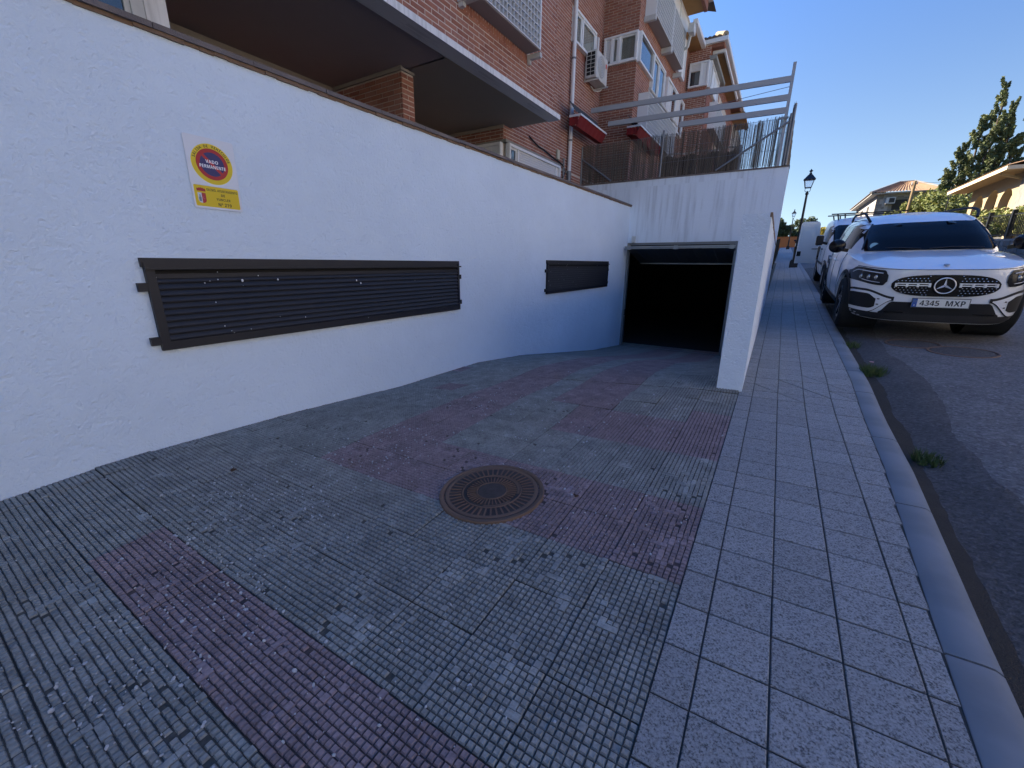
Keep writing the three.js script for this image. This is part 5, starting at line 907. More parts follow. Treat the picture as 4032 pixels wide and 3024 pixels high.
// ---- white van with its rear door standing open
{
  const X = 1.86, t = thing('parked_van', 'white van with roof bars and an open rear door, parked behind the white SUV', 'van', V(X, roadY(X, -13.2) - 0.0, -13.2));
  t.rotation.set(0.058, 0, 0.01);
  const c = { a: 0.86, len: 4.3, n: 4.2, y0: 0.26, paint: M.vanWhite, trim: M.plastic, wheels: [-0.85, -3.62], wr: 0.32, arch: 0.37, lip: 0.03, rim: M.steel,
    ins: [[0, 0.92], [0.06, 0.96], [0.3, 1], [0.6, 1], [0.9, 0.98], [1, 0.95]], shoulder: pw([[-4.4, 1.12], [-1.2, 1.08], [-0.4, 0.98], [0, 0.88]]), crown: pw([[-4.4, 0], [-1.1, 0.05], [0, 0]]),
    gh: [[1.03, -0.85, -4.27, 0.835, 6], [1.2, -1.08, -4.27, 0.82, 7], [1.5, -1.52, -4.27, 0.775, 8], [1.68, -1.86, -4.26, 0.73, 8], [1.76, -2.1, -4.22, 0.66, 6]], roofCrown: 0.05 };
  makeCar(t, c);
  c.wrap('windscreen', c.front, 0.006, M.carGlass, -0.72, 0.72, () => 1.08, (x) => 1.60 - 0.9 * Math.max(0, Math.abs(x) - 0.64), 30, 8);
  for (const s of [-1, 1]) { c.wrap('side_window', (z, y, o) => c.side(z, y, s, o), 0.006, M.carGlass, s > 0 ? -1.45 : -2.35, s > 0 ? -2.35 : -1.45, () => 1.13, (z) => Math.min(1.58, 1.13 + Math.max(0.02, (-1.2 - z) * 1.1)), 12, 5);
    part('mirror', new MB().geo(new RoundedBoxGeometry(0.17, 0.26, 0.12, 3, 0.04), new THREE.Matrix4().setPosition(s * 1.0, 1.22, -1.45)).bar(V(s * 0.82, 1.13, -1.5), V(s * 0.95, 1.17, -1.46), 0.05, 0.06), M.plastic, t);
    c.wrap('headlight', c.nose, 0.01, M.lens, s > 0 ? 0.5 : -0.8, s > 0 ? 0.8 : -0.5, () => 0.68, () => 0.86, 14, 4); c.wrap('rubbing_strip', (z, y, o) => c.flank(z, y, s, o), 0.012, M.plastic, s > 0 ? -1.3 : -3.1, s > 0 ? -3.1 : -1.3, () => 0.58, () => 0.64, 14, 2);
    const dl = new MB(); for (const z of [-1.38, -2.42]) for (let i = 0; i < 8; i++) { const y0 = 0.36 + i * 0.09; dl.bar(c.flank(z, y0, s, 0.001), c.flank(z, y0 + 0.09, s, 0.001), 0.008, 0.006, V(1, 0, 0)); } part('door_gap', dl, M.plastic, t);
    part('door_handle', new MB().bar(c.flank(-2.1, 0.98, s, 0.022), c.flank(-2.28, 0.98, s, 0.022), 0.025, 0.03), M.plastic, t); }
  c.wrap('bumper', c.nose, 0.02, M.plastic, -0.8, 0.8, () => 0.28, () => 0.50, 30, 3);
  for (const z of [-2.15, -3.4]) part('roof_bar', new MB().bar(V(-0.80, 1.90, z), V(0.80, 1.90, z), 0.05, 0.03).bar(V(-0.62, 1.74, z), V(-0.66, 1.89, z), 0.04, 0.03).bar(V(0.62, 1.74, z), V(0.66, 1.89, z), 0.04, 0.03).bar(V(-0.48, 1.78, z), V(-0.50, 1.89, z), 0.03, 0.03), M.plastic, t);
  // the open leaf of the rear doors, standing out over the pavement
  const d = new THREE.Group(); d.name = 'rear_door'; d.position.set(-0.86, 0.50, -4.28); t.add(d); d.rotation.y = 0.06;
  const sh = new THREE.Shape(); sh.moveTo(0, 0); sh.lineTo(-0.56, 0); sh.lineTo(-0.535, 1.18); sh.quadraticCurveTo(-0.53, 1.27, -0.47, 1.27); sh.lineTo(-0.12, 1.27); sh.quadraticCurveTo(-0.06, 1.27, -0.045, 1.18); sh.lineTo(0, 0.72);
  mesh('door_leaf', new THREE.ExtrudeGeometry(sh, { depth: 0.05, bevelEnabled: true, bevelSize: 0.012, bevelThickness: 0.012, bevelSegments: 2 }), M.vanWhite, d);
  const rim = new MB().tube([V(-0.47, 0.62, 0.066), V(-0.465, 1.08, 0.066), V(-0.44, 1.12, 0.066), V(-0.13, 1.12, 0.066), V(-0.10, 1.08, 0.066), V(-0.06, 0.62, 0.066)], 0.007, 6); part('pressed_rib', rim, M.vanWhite, d);
  part('latch_plate', new MB().box(-0.55, 0.22, 0.0625, -0.44, 0.37, 0.075), M.plastic, d); part('hinge', new MB().bar(V(-0.16, 0.44, 0.075), V(0.02, 0.44, 0.07), 0.02, 0.02), M.plastic, d);
}
// ---- cars far up the street
function farCar(label, x, z, paint) {
  const t = thing('parked_car', label, 'car', V(x, roadY(Math.max(1, x), z), z)); t.rotation.set(0.058, 0, 0);
  const c = { a: 0.86, len: 4.1, n: 4, y0: 0.24, paint, trim: M.plastic, wheels: [-0.8, -3.3], wr: 0.31, arch: 0.355, lip: 0.03, rim: M.steel, ins: [[0, 0.92], [0.3, 1], [0.9, 0.97], [1, 0.93]], shoulder: pw([[-4.2, 0.98], [-1.1, 0.95], [0, 0.78]]), crown: pw([[-4.2, 0], [-1, 0.05], [0, 0]]), gh: [[0.9, -0.9, -3.95, 0.8, 4.5], [1.0, -1.05, -3.9, 0.78, 5], [1.3, -1.6, -3.6, 0.66, 5], [1.42, -1.95, -3.3, 0.56, 4]], roofCrown: 0.04 };
  makeCar(t, c); c.wrap('windscreen', c.front, 0.006, M.carGlass, -0.6, 0.6, () => 1.0, () => 1.32, 16, 5);
  for (const s of [-1, 1]) { c.wrap('side_window', (zz, y, o) => c.side(zz, y, s, o), 0.006, M.carGlass, s > 0 ? -1.7 : -3.2, s > 0 ? -3.2 : -1.7, () => 1.0, () => 1.28, 10, 4); c.wrap('headlight', c.nose, 0.01, M.lens, s > 0 ? 0.5 : -0.76, s > 0 ? 0.76 : -0.5, () => 0.62, () => 0.74, 8, 3); part('mirror', new MB().geo(new THREE.SphereGeometry(0.11, 12, 8), new THREE.Matrix4().makeScale(0.9, 0.7, 0.5).setPosition(s * 0.94, 1.03, -1.45)), M.plastic, t); }
}
farCar('dark car far up the street, half hidden by the open van door', 1.72, -33, M.carDark);
farCar('light car farthest up the street beyond the dark one', 1.82, -44, M.vanWhite);

// ---------------------------------------------------------------- street lamps
function lamp(label, p, k = 1) {
  const t = thing('street_lamp', label, 'street lamp', p, 'lantern lamps on black posts'); t.scale.setScalar(k);
  part('base', new MB().box(-0.17, -0.02, -0.17, 0.17, 0.30, 0.17).box(-0.14, 0.30, -0.14, 0.14, 0.36, 0.14), M.lampBlack, t);
  part('pole', new MB().lathe([[0.085, 0.36], [0.08, 0.9], [0.095, 0.93], [0.06, 1.0], [0.052, 2.2], [0.045, 3.25], [0.07, 3.28], [0.07, 3.33], [0.03, 3.36], [0.03, 3.42]], 14), M.lampBlack, t, 0.5);
  part('bracket', new MB().tube([V(-0.03, 3.36, 0), V(-0.10, 3.43, 0), V(-0.10, 3.56, 0)], 0.012, 6).tube([V(0.03, 3.36, 0), V(0.10, 3.43, 0), V(0.10, 3.56, 0)], 0.012, 6), M.lampBlack, t);
  const b = 0.115, a = 0.19, y0 = 3.56, y1 = 3.90, fr = new MB();
  for (const [i, j] of [[-1, -1], [1, -1], [1, 1], [-1, 1]]) fr.bar(V(i * b, y0, j * b), V(i * a, y1, j * a), 0.022, 0.022);
  for (const [s, y] of [[b, y0], [a, y1]]) for (const [p2, q] of [[[-1, -1], [1, -1]], [[1, -1], [1, 1]], [[1, 1], [-1, 1]], [[-1, 1], [-1, -1]]]) fr.bar(V(p2[0] * s, y, p2[1] * s), V(q[0] * s, y, q[1] * s), 0.026, 0.026);
  part('lantern_frame', fr, M.lampBlack, t);
  const s4 = [[-1, 1], [1, 1], [1, -1], [-1, -1]]; for (let i = 0; i < 4; i++) { const p2 = s4[i], q = s4[(i + 1) % 4]; part('pane', new MB().quad(V(p2[0] * b, y0, p2[1] * b), V(q[0] * b, y0, q[1] * b), V(q[0] * a, y1, q[1] * a), V(p2[0] * a, y1, p2[1] * a)), M.lampGlass, t); }
  const rf = new MB(); const rows = [[0.235, 3.905], [0.20, 3.94], [0.15, 4.01], [0.10, 4.08], [0.055, 4.13], [0.05, 4.18]]; for (let r = 0; r + 1 < rows.length; r++) for (let i = 0; i < 4; i++) { const p2 = s4[i], q = s4[(i + 1) % 4], [A, y] = rows[r], [B, yy] = rows[r + 1]; rf.quad(V(p2[0] * A, y, p2[1] * A), V(q[0] * A, y, q[1] * A), V(q[0] * B, yy, q[1] * B), V(p2[0] * B, yy, p2[1] * B)); } rf.quad(V(-0.235, 3.904, -0.235), V(0.235, 3.904, -0.235), V(0.235, 3.904, 0.235), V(-0.235, 3.904, 0.235)); part('hat', rf, M.lampBlack, t);
  part('finial', new MB().lathe([[0.03, 4.17], [0.03, 4.22], [0.085, 4.27], [0.05, 4.29], [0.02, 4.33], [0.001, 4.36]].reverse(), 12), M.lampBlack, t);
  return t;
}
lamp('black lantern lamp on the pavement edge, nearest on the left, beside the open van door', V(0.60, SW(0.6, -25), -25));
lamp('smaller lantern lamp farther up the left pavement in front of the green trees', V(0.58, SW(0.6, -60), -60));
lamp('lantern lamp rising above the green hedge on the right', V(9.0, 3.5, -41.0), 0.72);

// ---------------------------------------------------------------- iron railing at the next garden on the left
{
  const t = thing('garden_railing', 'black iron railing edging the left pavement beyond the white wall', 'railing', V(-0.27, SW(-0.27, -24.2), -24.2));
  const L = 20, rise = swY(-44) - swY(-24); const y = (s) => rise * s / L;
  for (let s = 0; s <= L; s += 0.4) part('bar', new MB().cyl(V(0, y(s), -s), V(0, y(s) + 1.22, -s), 0.014, 0.014, 6), M.lampBlack, t);
  for (const h of [0.15, 1.1]) part('rail', new MB().bar(V(0, y(0) + h, 0), V(0, y(L) + h, -L), 0.04, 0.03), M.lampBlack, t);
  for (let s = 0; s <= L; s += 4) part('post', new MB().box(-0.05, y(s), -s - 0.05, 0.05, y(s) + 1.3, -s + 0.05), M.lampBlack, t);
}
// ---------------------------------------------------------------- right side: stone wall, railing, gardens, houses
const RX = 6.5, wtop = (z) => swY(z) + 1.19;
{
  const t = thing('stone_wall', 'low grey-brown wall of squared stones under the black railing, right of the street', 'stone wall', V(RX, 1, -22));
  const core = new MB(); for (let z = -8; z > -46; z -= 2) { const a = V(RX + 0.03, swY(z) - 0.4, z), b = V(RX + 0.03, swY(z - 2) - 0.4, z - 2), h = (q, zz) => V(q.x, wtop(zz) - 0.03, zz); core.quad(b.clone(), a.clone(), h(a, z), h(b, z - 2)); } part('mortar_core', core, M.quoin, t);
  seed(17); const parts = [], far = new MB();
  for (let r = 0; r < 6; r++) { let z = -8 - rnd() * 0.4; while (z > -45) { const L = rr(0.28, 0.62), z1 = z - L, y = (q) => swY(q) - 0.05 + r * 0.2, P = []; const e = 0.012, d = rr(0.02, 0.05), jt = () => rr(-0.012, 0.012);
      const C = [[z - e, y(z) + e], [z1 + e, y(z1) + e], [z1 + e, y(z1) + 0.2 - e], [z - e, y(z) + 0.2 - e]].map(([a, b]) => [a + jt(), b + jt()]); const m = new MB(); const F = C.map(([a, b]) => V(RX - d, b, a)), In = C.map(([a, b]) => V(RX - d + 0.02, b + (b > (y(z) + 0.1) ? 0.008 : -0.008), a)), B = C.map(([a, b]) => V(RX + 0.04, b, a));
      m.quad(F[1], F[0], F[3], F[2], rnd(), rnd()); for (let i = 0; i < 4; i++) { const j = (i + 1) % 4; m.quad(F[i], F[j], B[j], B[i]); }
      if (z < -15 && z > -30 && parts.length < 240) { part('stone', m, M.stone[Math.floor(rnd() * 4)], t); parts.push(1); } else far.geo(m.geom()); z = z1; } }
  stuff(part('stones', far, M.stone[1], t));
  const cp = new MB(); for (let z = -8; z > -45; z -= 1) { const P = (x, y, q) => V(x, wtop(q) + y, q); cp.quad(P(RX - 0.05, 0, z), P(RX + 0.3, 0, z), P(RX + 0.3, 0, z - 1), P(RX - 0.05, 0, z - 1)); cp.quad(P(RX - 0.05, -0.07, z - 1), P(RX - 0.05, -0.07, z), P(RX - 0.05, 0, z), P(RX - 0.05, 0, z - 1)); } part('coping', cp, M.quoin, t);
}
{
  const t = thing('wall_railing', 'black metal railing with square posts along the top of the stone wall', 'railing', V(RX + 0.1, wtop(-8), -8));
  const y = (z) => wtop(-8 + z) - wtop(-8); const L = 36;
  for (const h of [0.12, 0.80]) { const q = new MB(); for (let s = 0; s < L; s += 2) q.bar(V(0, y(-s) + h, -s), V(0, y(-s - 2) + h, -s - 2), 0.03, 0.035); part('rail', q, M.lampBlack, t); }
  let n = 0; const rest = new MB(); for (let s = 0; s < L; s += 0.13) { const q = new MB(); (s > 8 && s < 26 ? q : rest).box(-0.009, y(-s) + 0.1, -s - 0.009, 0.009, y(-s) + 0.84, -s + 0.009); if (q.p.length) part('bar', q, M.lampBlack, t); } stuff(part('bars', rest, M.lampBlack, t));
  for (let s = 0; s < L; s += 2.0) part('post', new MB().box(-0.06, y(-s) - 0.02, -s - 0.06, 0.06, y(-s) + 0.95, -s + 0.06), M.lampBlack, t);
}
{
  const zs = [-6, -12, -18, -24, -30, -36, -46, -60, -90], xs = [RX + 0.2, 7.5, 9, 14, 30, 60]; struct(new MB().grid(zs.map((z) => xs.map((x) => V(x, swY(z) + 0.9 + 0.02 * (x - 6), z)))).build('garden_terrain', M.soil, null, 2), 'garden_terrain');
}
// leaves: clumps of small faces through a volume
function leafCloud(n, sample, size, sd) { seed(sd); const mb = [new MB(), new MB(), new MB()]; for (let i = 0; i < n; i++) { const p = sample(); if (!p) continue; const k = p.k ?? Math.floor(rnd() * 3), s = size * rr(0.6, 1.4), a = V(rr(-1, 1), rr(-1, 1), rr(-1, 1)).normalize(), b = a.clone().cross(V(rr(-1, 1), rr(-1, 1), rr(-1, 1))).normalize(); const q = p.p; mb[k % 3].tri(q.clone().addScaledVector(a, s), q.clone().addScaledVector(b, s * 0.5), q.clone().addScaledVector(a, -s * 0.7)); mb[k % 3].tri(q.clone().addScaledVector(a, s), q.clone().addScaledVector(a, -s * 0.7), q.clone().addScaledVector(b, -s * 0.5)); } return mb; }
function bush(name, label, cat, centre, rad, n, size, mats, sd, stemH = 0.6, group) {
  const t = thing(name, label, cat, centre.clone(), group); seed(sd * 7 + 1);
  const cl = []; for (let i = 0; i < 16; i++) cl.push([rr(-0.75, 0.75) * rad.x, rr(0.1, 0.95) * rad.y, rr(-0.75, 0.75) * rad.z, rr(0.22, 0.5) * Math.min(rad.x, rad.y), Math.floor(rnd() * 3)]);
  const c = leafCloud(n, () => { const q = cl[Math.floor(rnd() * cl.length)], d = V(rr(-1, 1), rr(-1, 1), rr(-1, 1)).normalize().multiplyScalar(q[3] * (0.55 + 0.55 * rnd())); return { p: V(q[0] + d.x, Math.max(0.02, q[1] + d.y), q[2] + d.z), k: rnd() < 0.65 ? q[4] : undefined }; }, size, sd);
  c.forEach((m, i) => m.p.length && stuff(part('foliage', m, mats[i % mats.length], t)));
  const st = new MB(); for (let i = 0; i < 7; i++) { const q = cl[i]; st.tube([V(q[0] * 0.15, -stemH, q[2] * 0.15), V(q[0] * 0.4, q[1] * 0.4, q[2] * 0.4), V(q[0], q[1], q[2])], 0.03, 5, 4); } part('stem', st, M.bark, t);
  return t;
}
bush('shrub', 'dark green bush hanging over the black railing at the right edge', 'shrub', V(7.5, 2.7, -20.8), V(1.0, 1.3, 1.3), 4200, 0.075, M.leafTree, 1);
bush('shrub', 'loose green climber in front of the arches, above the railing', 'shrub', V(7.4, 2.6, -24.2), V(1.0, 0.95, 1.5), 3000, 0.075, M.leafHedge, 2);
bush('shrub', 'green bush below the left arch behind the roof of the white SUV', 'shrub', V(7.5, 3.0, -28.5), V(0.9, 0.9, 1.4), 2600, 0.075, M.leafHedge, 3);
const HG = 'leafy bushes in the far right garden';
bush('shrub', 'yellow-green bush left of the arched porch, right of the lantern', 'shrub', V(9.6, 4.0, -42.5), V(1.6, 2.6, 1.6), 5200, 0.11, M.leafHedge, 4, 1.5);
bush('shrub', 'yellow-green bush behind the lantern post on the right', 'shrub', V(9.3, 4.1, -46.5), V(1.7, 2.5, 1.7), 5200, 0.11, M.leafHedge, 5, 1.5);
bush('shrub', 'tall yellow-green bush beside the leaning wooden pole', 'shrub', V(8.6, 4.2, -48.5), V(1.5, 2.4, 1.5), 5000, 0.11, M.leafHedge, 6, 1.5);
bush('shrub', 'low bright green bush below the dark window of the far white house', 'shrub', V(7.2, 4.3, -47.5), V(0.9, 1.35, 1.0), 2600, 0.10, M.leafHedge, 7, 1.5);
// ---- arched porch house
{
  const Z1 = -30.6, Z0 = -36.6, X = 9, t = thing('arched_house', 'cream house with round porch arches and a low tiled roof on the right', 'house', V(X, 3, -33)); t.userData.world = 1;
  const fl = 3.2, wy = 5.72; const sh = new THREE.Shape(); const L = Z1 - Z0; sh.moveTo(0, fl); sh.lineTo(L, fl); sh.lineTo(L, wy); sh.lineTo(0, wy); sh.closePath();
  for (const [c, r, s] of [[1.0, 0.72, 4.45], [2.75, 0.78, 4.55], [4.6, 0.78, 4.5]]) { const h = new THREE.Path(); h.moveTo(c - r, fl + 0.5); h.lineTo(c - r, s); h.absarc(c, s, r, Math.PI, 0, true); h.lineTo(c + r, fl + 0.5); h.closePath(); sh.holes.push(h); }
  const g = new THREE.ExtrudeGeometry(sh, { depth: 0.35, bevelEnabled: false, curveSegments: 20 }); g.rotateY(-Math.PI / 2); g.rotateY(Math.PI); // shape x -> -z... facing -x
  const m = mesh('arcade', g, M.houseCream, t); m.position.set(X - 0, 0, Z1); 
  part('wall', new MB().box(X + 1.9, 2, Z0 - 3, X + 10, 6.0, Z1).box(X, fl - 1.5, Z1 + 0.001, X + 2, wy, Z1 + 0.35), M.houseCream, t);
  part('stone_pier', new MB().box(X - 0.05, fl - 1, Z1 + 0.351, X + 2.5, 6.2, Z1 + 1.5), M.quoin, t);
  part('porch_floor', new MB().box(X + 0.36, 2.2, Z0, X + 1.89, fl + 0.1, Z1 - 0.01), M.concreteDark, t);
  const ey = 5.72, xo = X - 0.85; part('eave_soffit', new MB().box(xo, ey + 0.0, Z0 - 0.8, X + 0.0, ey + 0.05, Z1 + 1.2), mat(0.32, 0.23, 0.13, 0.9), t); part('eave_fascia', new MB().box(xo - 0.05, ey - 0.02, Z0 - 0.85, xo - 0.001, ey + 0.14, Z1 + 1.25).box(xo, ey - 0.02, Z1 + 1.2, X + 8, ey + 0.14, Z1 + 1.26), mat(0.72, 0.60, 0.40, 0.9), t);
  part('beam_end', new MB().bar(V(xo + 0.1, ey - 0.06, Z1 + 0.2), V(X, ey - 0.3, Z1 + 0.2), 0.1, 0.1), M.houseCream, t);
  const rows = [], nz = 60; for (let j = 0; j <= 8; j++) { const f = j / 8, l = []; for (let i = 0; i <= nz * 2; i++) { const z = Z1 + 1.3 + (Z0 - 1.0 - Z1 - 1.3) * i / (nz * 2); l.push(V(xo - 0.08 + f * 5, ey + 0.15 + f * 1.25 + 0.035 * (i % 2), z)); } rows.push(l); } part('roof', new MB().grid(rows.reverse()), M.tileRoof, t);
  // upper storey at the picture's edge
  part('upper_wall', new MB().box(11.6, 5.5, -34.4, 20, 8.6, -31.5), M.houseWhite, t); part('upper_eave', new MB().box(11.1, 8.60, -35, 20.5, 8.72, -30.9), mat(0.72, 0.60, 0.40, 0.9), t);
  part('upper_roof', new MB().quad(V(11, 8.73, -30.8), V(20, 8.73, -30.8), V(20, 10, -33), V(14, 10, -33)).quad(V(11, 8.73, -35.1), V(11, 8.73, -30.8), V(14, 10, -33), V(14, 10, -33.01)), M.tileRoof, t);
  windowPart(t, V(12.6, 6.4, -31.49), UX, NZ, 1.2, 1.2, { f: 0.06 });
}
// ---- unseen houses added across the street to bounce sunlight onto the shaded side
{
  const mk = (label, x, z0, z1, h, m) => { const t = thing('added_house', label, 'house', V(x, swY(Math.max(-60, z0)), z0)); const L = z0 - z1; part('wall', new MB().box(0, -1, -L, 9, h, 0), m, t); part('eave', new MB().box(-0.6, h + 0.001, -L - 0.4, 9.5, h + 0.12, 0.4), M.eavePale, t); part('roof', new MB().quad(V(-0.7, h + 0.13, 0.5), V(-0.7, h + 0.13, -L - 0.5), V(4.5, h + 2, -L - 0.5), V(4.5, h + 2, 0.5)).quad(V(4.5, h + 2, 0.5), V(4.5, h + 2, -L - 0.5), V(9.6, h + 0.13, -L - 0.5), V(9.6, h + 0.13, 0.5)), M.tileRoof, t);
    for (let z = -1.2; z > -L + 1.5; z -= 2.8) for (const y of [1.1, 3.9]) if (y + 1.2 < h) windowPart(t, V(-0.01, y, z - 1.2), V(0, 0, 1), V(-1, 0, 0), 1.2, 1.25, { mull: [0.5] }); };
  mk('added two-storey house across the street, out of view, bouncing sunlight back', 9.2, -13.5, -26, 6.0, M.houseAdded); mk('added pale house across the street, out of view, bouncing sunlight onto the white wall', 9.2, 1.5, -12, 6.2, M.houseAdded); mk('added pale house across the street behind the camera, bouncing sunlight back', 9.2, 17, 3.5, 6.0, M.houseAdded);
}
// ---- white house far up the hill
{
  const X0 = 6.4, Z0 = -50, t = thing('white_house', 'white two-storey house with grey quoins and a tiled hip roof up the hill', 'house', V(X0, 3, Z0));
  part('wall', new MB().box(X0, 2, -62, 10.1, 7.5, Z0).box(10.1, 2, -62, 15, 7.3, -53), M.houseWhite, t);
  for (let j = 0; j < 10; j++) part('quoin', new MB().box(X0 - 0.015, 7.12 - j * 0.36, Z0 - 0.2, X0 + (j % 2 ? 0.22 : 0.42), 7.45 - j * 0.36, Z0 + 0.02), M.quoin, t);
  for (let j = 0; j < 6; j++) part('quoin', new MB().box(10.1 - (j % 2 ? 0.22 : 0.42), 7.12 - j * 0.36, Z0 - 0.2, 10.115, 7.45 - j * 0.36, Z0 + 0.021), M.quoin, t);
  part('window_surround', new MB().box(7.25, 7.02, Z0 + 0.001, 8.65, 7.22, Z0 + 0.03).box(7.75, 7.22, Z0 + 0.001, 8.15, 7.30, Z0 + 0.03).box(7.25, 6.2, Z0 + 0.001, 7.50, 7.02, Z0 + 0.03).box(8.42, 6.2, Z0 + 0.001, 8.65, 7.02, Z0 + 0.03), M.quoin, t);
  const w = new THREE.Group(); w.name = 'window'; t.add(w); w.position.set(7.5, 6.2, Z0 + 0.002); part('pane', new MB().quad(V(0, 0, 0), V(0.92, 0, 0), V(0.92, 0.82, 0), V(0, 0.82, 0)), M.room, w); part('sill', new MB().box(-0.1, -0.08, 0, 1.02, 0, 0.1), M.quoin, w);
  for (const z of [-54, -57.5]) { const q = new THREE.Group(); q.name = 'window'; t.add(q); q.position.set(X0 - 0.002, 5.9, z); part('pane', new MB().quad(V(0, 0, -0.7), V(0, 0, 0.7), V(0, 1.1, 0.7), V(0, 1.1, -0.7)), M.room, q); part('frame', new MB().box(-0.04, -0.08, -0.8, 0, 0, 0.8), M.quoin, q); }
  part('small_vent', new MB().box(6.82, 6.34, Z0 + 0.001, 7.0, 6.52, Z0 + 0.02), M.quoin, t);
  part('eave', new MB().box(X0 - 0.5, 7.5, -62.5, 10.5, 7.6, Z0 + 0.5).box(10.5, 7.3, -62.5, 15.5, 7.4, -52.5), M.houseWhite, t);
  const roofSheet = (P) => { const rows = []; const n = Math.round(P[0].distanceTo(P[1]) / 0.11); for (let j = 0; j <= 4; j++) { const l = []; for (let i = 0; i <= n; i++) { const a = P[0].clone().lerp(P[1], i / n), b = P[3].clone().lerp(P[2], i / n); const q = a.lerp(b, j / 4); q.y += 0.06 * (i % 2); l.push(q); } rows.push(l); } return new MB().grid(rows); };
  part('roof', roofSheet([V(X0 - 0.6, 7.61, Z0 + 0.6), V(10.6, 7.61, Z0 + 0.6), V(9.0, 8.7, Z0 - 2.2), V(8.0, 8.7, Z0 - 2.2)]), M.tileRoof, t);
  part('roof', roofSheet([V(X0 - 0.6, 7.61, -62.6), V(X0 - 0.6, 7.61, Z0 + 0.6), V(8.0, 8.7, Z0 - 2.2), V(8.0, 8.7, -60)]), M.tileRoof, t);
  part('roof', roofSheet([V(10.6, 7.41, -52.4), V(15.6, 7.41, -52.4), V(15.6, 8.8, -57), V(9.0, 8.8, -57)]), M.tileRoof, t);
  part('ridge', new MB().cyl(V(8.0, 8.72, Z0 - 2.2), V(9.0, 8.72, Z0 - 2.2), 0.1, 0.1, 8).cyl(V(9.0, 8.72, Z0 - 2.2), V(10.6, 7.64, Z0 + 0.6), 0.1, 0.1, 8).cyl(V(8.0, 8.72, Z0 - 2.2), V(X0 - 0.6, 7.64, Z0 + 0.6), 0.1, 0.1, 8), M.quoin, t);
}
{ const t = thing('air_conditioner', 'small box air conditioner on the wall of the far white house', 'air conditioner', V(6.98, 6.72, -49.97)); part('casing', new MB().box(0, 0, 0.0, 0.62, 0.48, 0.35), M.whiteOld, t); part('fan_opening', new MB().box(0.2, 0.06, 0.351, 0.56, 0.42, 0.36), M.room, t); part('bracket', new MB().box(0.02, -0.05, 0, 0.6, -0.001, 0.3), M.galv, t); }
// ---- wooden pole with wires
{
  const t = thing('utility_pole', 'leaning wooden utility pole in front of the far white house', 'utility pole', V(7.9, 3.2, -46)); part('pole', new MB().cyl(V(0, 0, 0), V(0.06, 4.65, 0), 0.12, 0.09, 10), M.poleWood, t);
  part('crossarm', new MB().bar(V(-0.12, 4.35, 0), V(0.22, 4.45, 0), 0.06, 0.06), M.poleWood, t); for (const x of [-0.1, 0.2]) part('insulator', new MB().cyl(V(x, 4.4, 0), V(x, 4.6, 0), 0.04, 0.03, 8), M.whiteOld, t);
  const wr = (a, b, s) => { const p = []; for (let i = 0; i <= 8; i++) { const q = a.clone().lerp(b, i / 8); q.y -= s * 4 * (i / 8) * (1 - i / 8); p.push(q); } return new MB().tube(p, 0.010, 4, 3); };
  part('wire', wr(V(0.2, 4.5, 0), V(4.3, 4.9, 2), 0.3), M.plastic, t); part('wire', wr(V(-0.1, 4.5, 0), V(-0.9, 4.1, -5), 0.2), M.plastic, t);
}
// ---- cypress with several leaders
{
  const t = thing('cypress_tree', 'tall ragged cypress with several leaders behind the arched house', 'tree', V(11.75, 4.2, -47));
  const leaders = [[0.15, 9.85, -0.5, 1.25], [-0.75, 7.7, 0.1, 1.0], [-1.45, 6.0, 0.4, 0.75], [0.9, 7.6, -0.2, 0.75], [-0.3, 6.9, 0.7, 0.9], [1.25, 6.3, 0.2, 0.7], [0.5, 8.4, 0.2, 0.8], [-1.75, 4.2, 0.2, 0.6]];
  seed(5); const boughs = [];
  for (const [x, h, z, r] of leaders) { const n = 26; for (let i = 0; i < n; i++) { const f = (i + rnd()) / n, y = 0.5 + f * (h - 0.5), rad = r * (0.25 + 1.0 * (1 - f)) * (0.55 + 0.6 * rnd()), a = rnd() * 6.283; boughs.push([x + Math.cos(a) * rad * 0.55, y - 0.12, z + Math.sin(a) * rad * 0.55, Math.cos(a) * rad, rr(0.15, 0.55) * (1 + rad), Math.sin(a) * rad, 0.16 + 0.20 * (1 - f), Math.floor(rnd() * 3)]); } for (let i = 0; i < 5; i++) boughs.push([x, h - 0.25 * i - 0.2, z, rr(-0.12, 0.12), 0.3, rr(-0.1, 0.1), 0.05 + 0.03 * i, i % 3]); }
  boughs.push([1.3, 7.3, 0, 0.75, 1.0, 0, 0.10, 1], [1.35, 5.8, 0, 0.9, 0.35, 0, 0.14, 0], [1.3, 4.6, 0, 0.7, 0.2, 0, 0.15, 2], [-1.6, 3.9, 0, -0.7, -0.15, 0, 0.12, 1]);
  const c = leafCloud(62000, () => { const b = boughs[Math.floor(rnd() * boughs.length)], f = rnd(), g = b[6] * (1.15 - 0.8 * f), d = V(rr(-1, 1), rr(-1, 1), rr(-1, 1)).normalize().multiplyScalar(g * Math.sqrt(rnd())); return { p: V(b[0] + b[3] * f + d.x, b[1] + b[4] * f * f + d.y, b[2] + b[5] * f + d.z), k: rnd() < 0.75 ? b[7] : undefined }; }, 0.095, 9);
  c.forEach((m, i) => stuff(part('crown', m, M.leafCyp[i], t)));
  const tr = new MB(); tr.cyl(V(0, -0.5, 0), V(0.1, 4, -0.2), 0.25, 0.14, 9); for (const [x, h, z] of leaders) tr.tube([V(0, 0.4, 0), V(x * 0.7, h * 0.35, z * 0.7), V(x, h * 0.9, z)], 0.06, 6, 4); part('trunk', tr, M.bark, t);
}
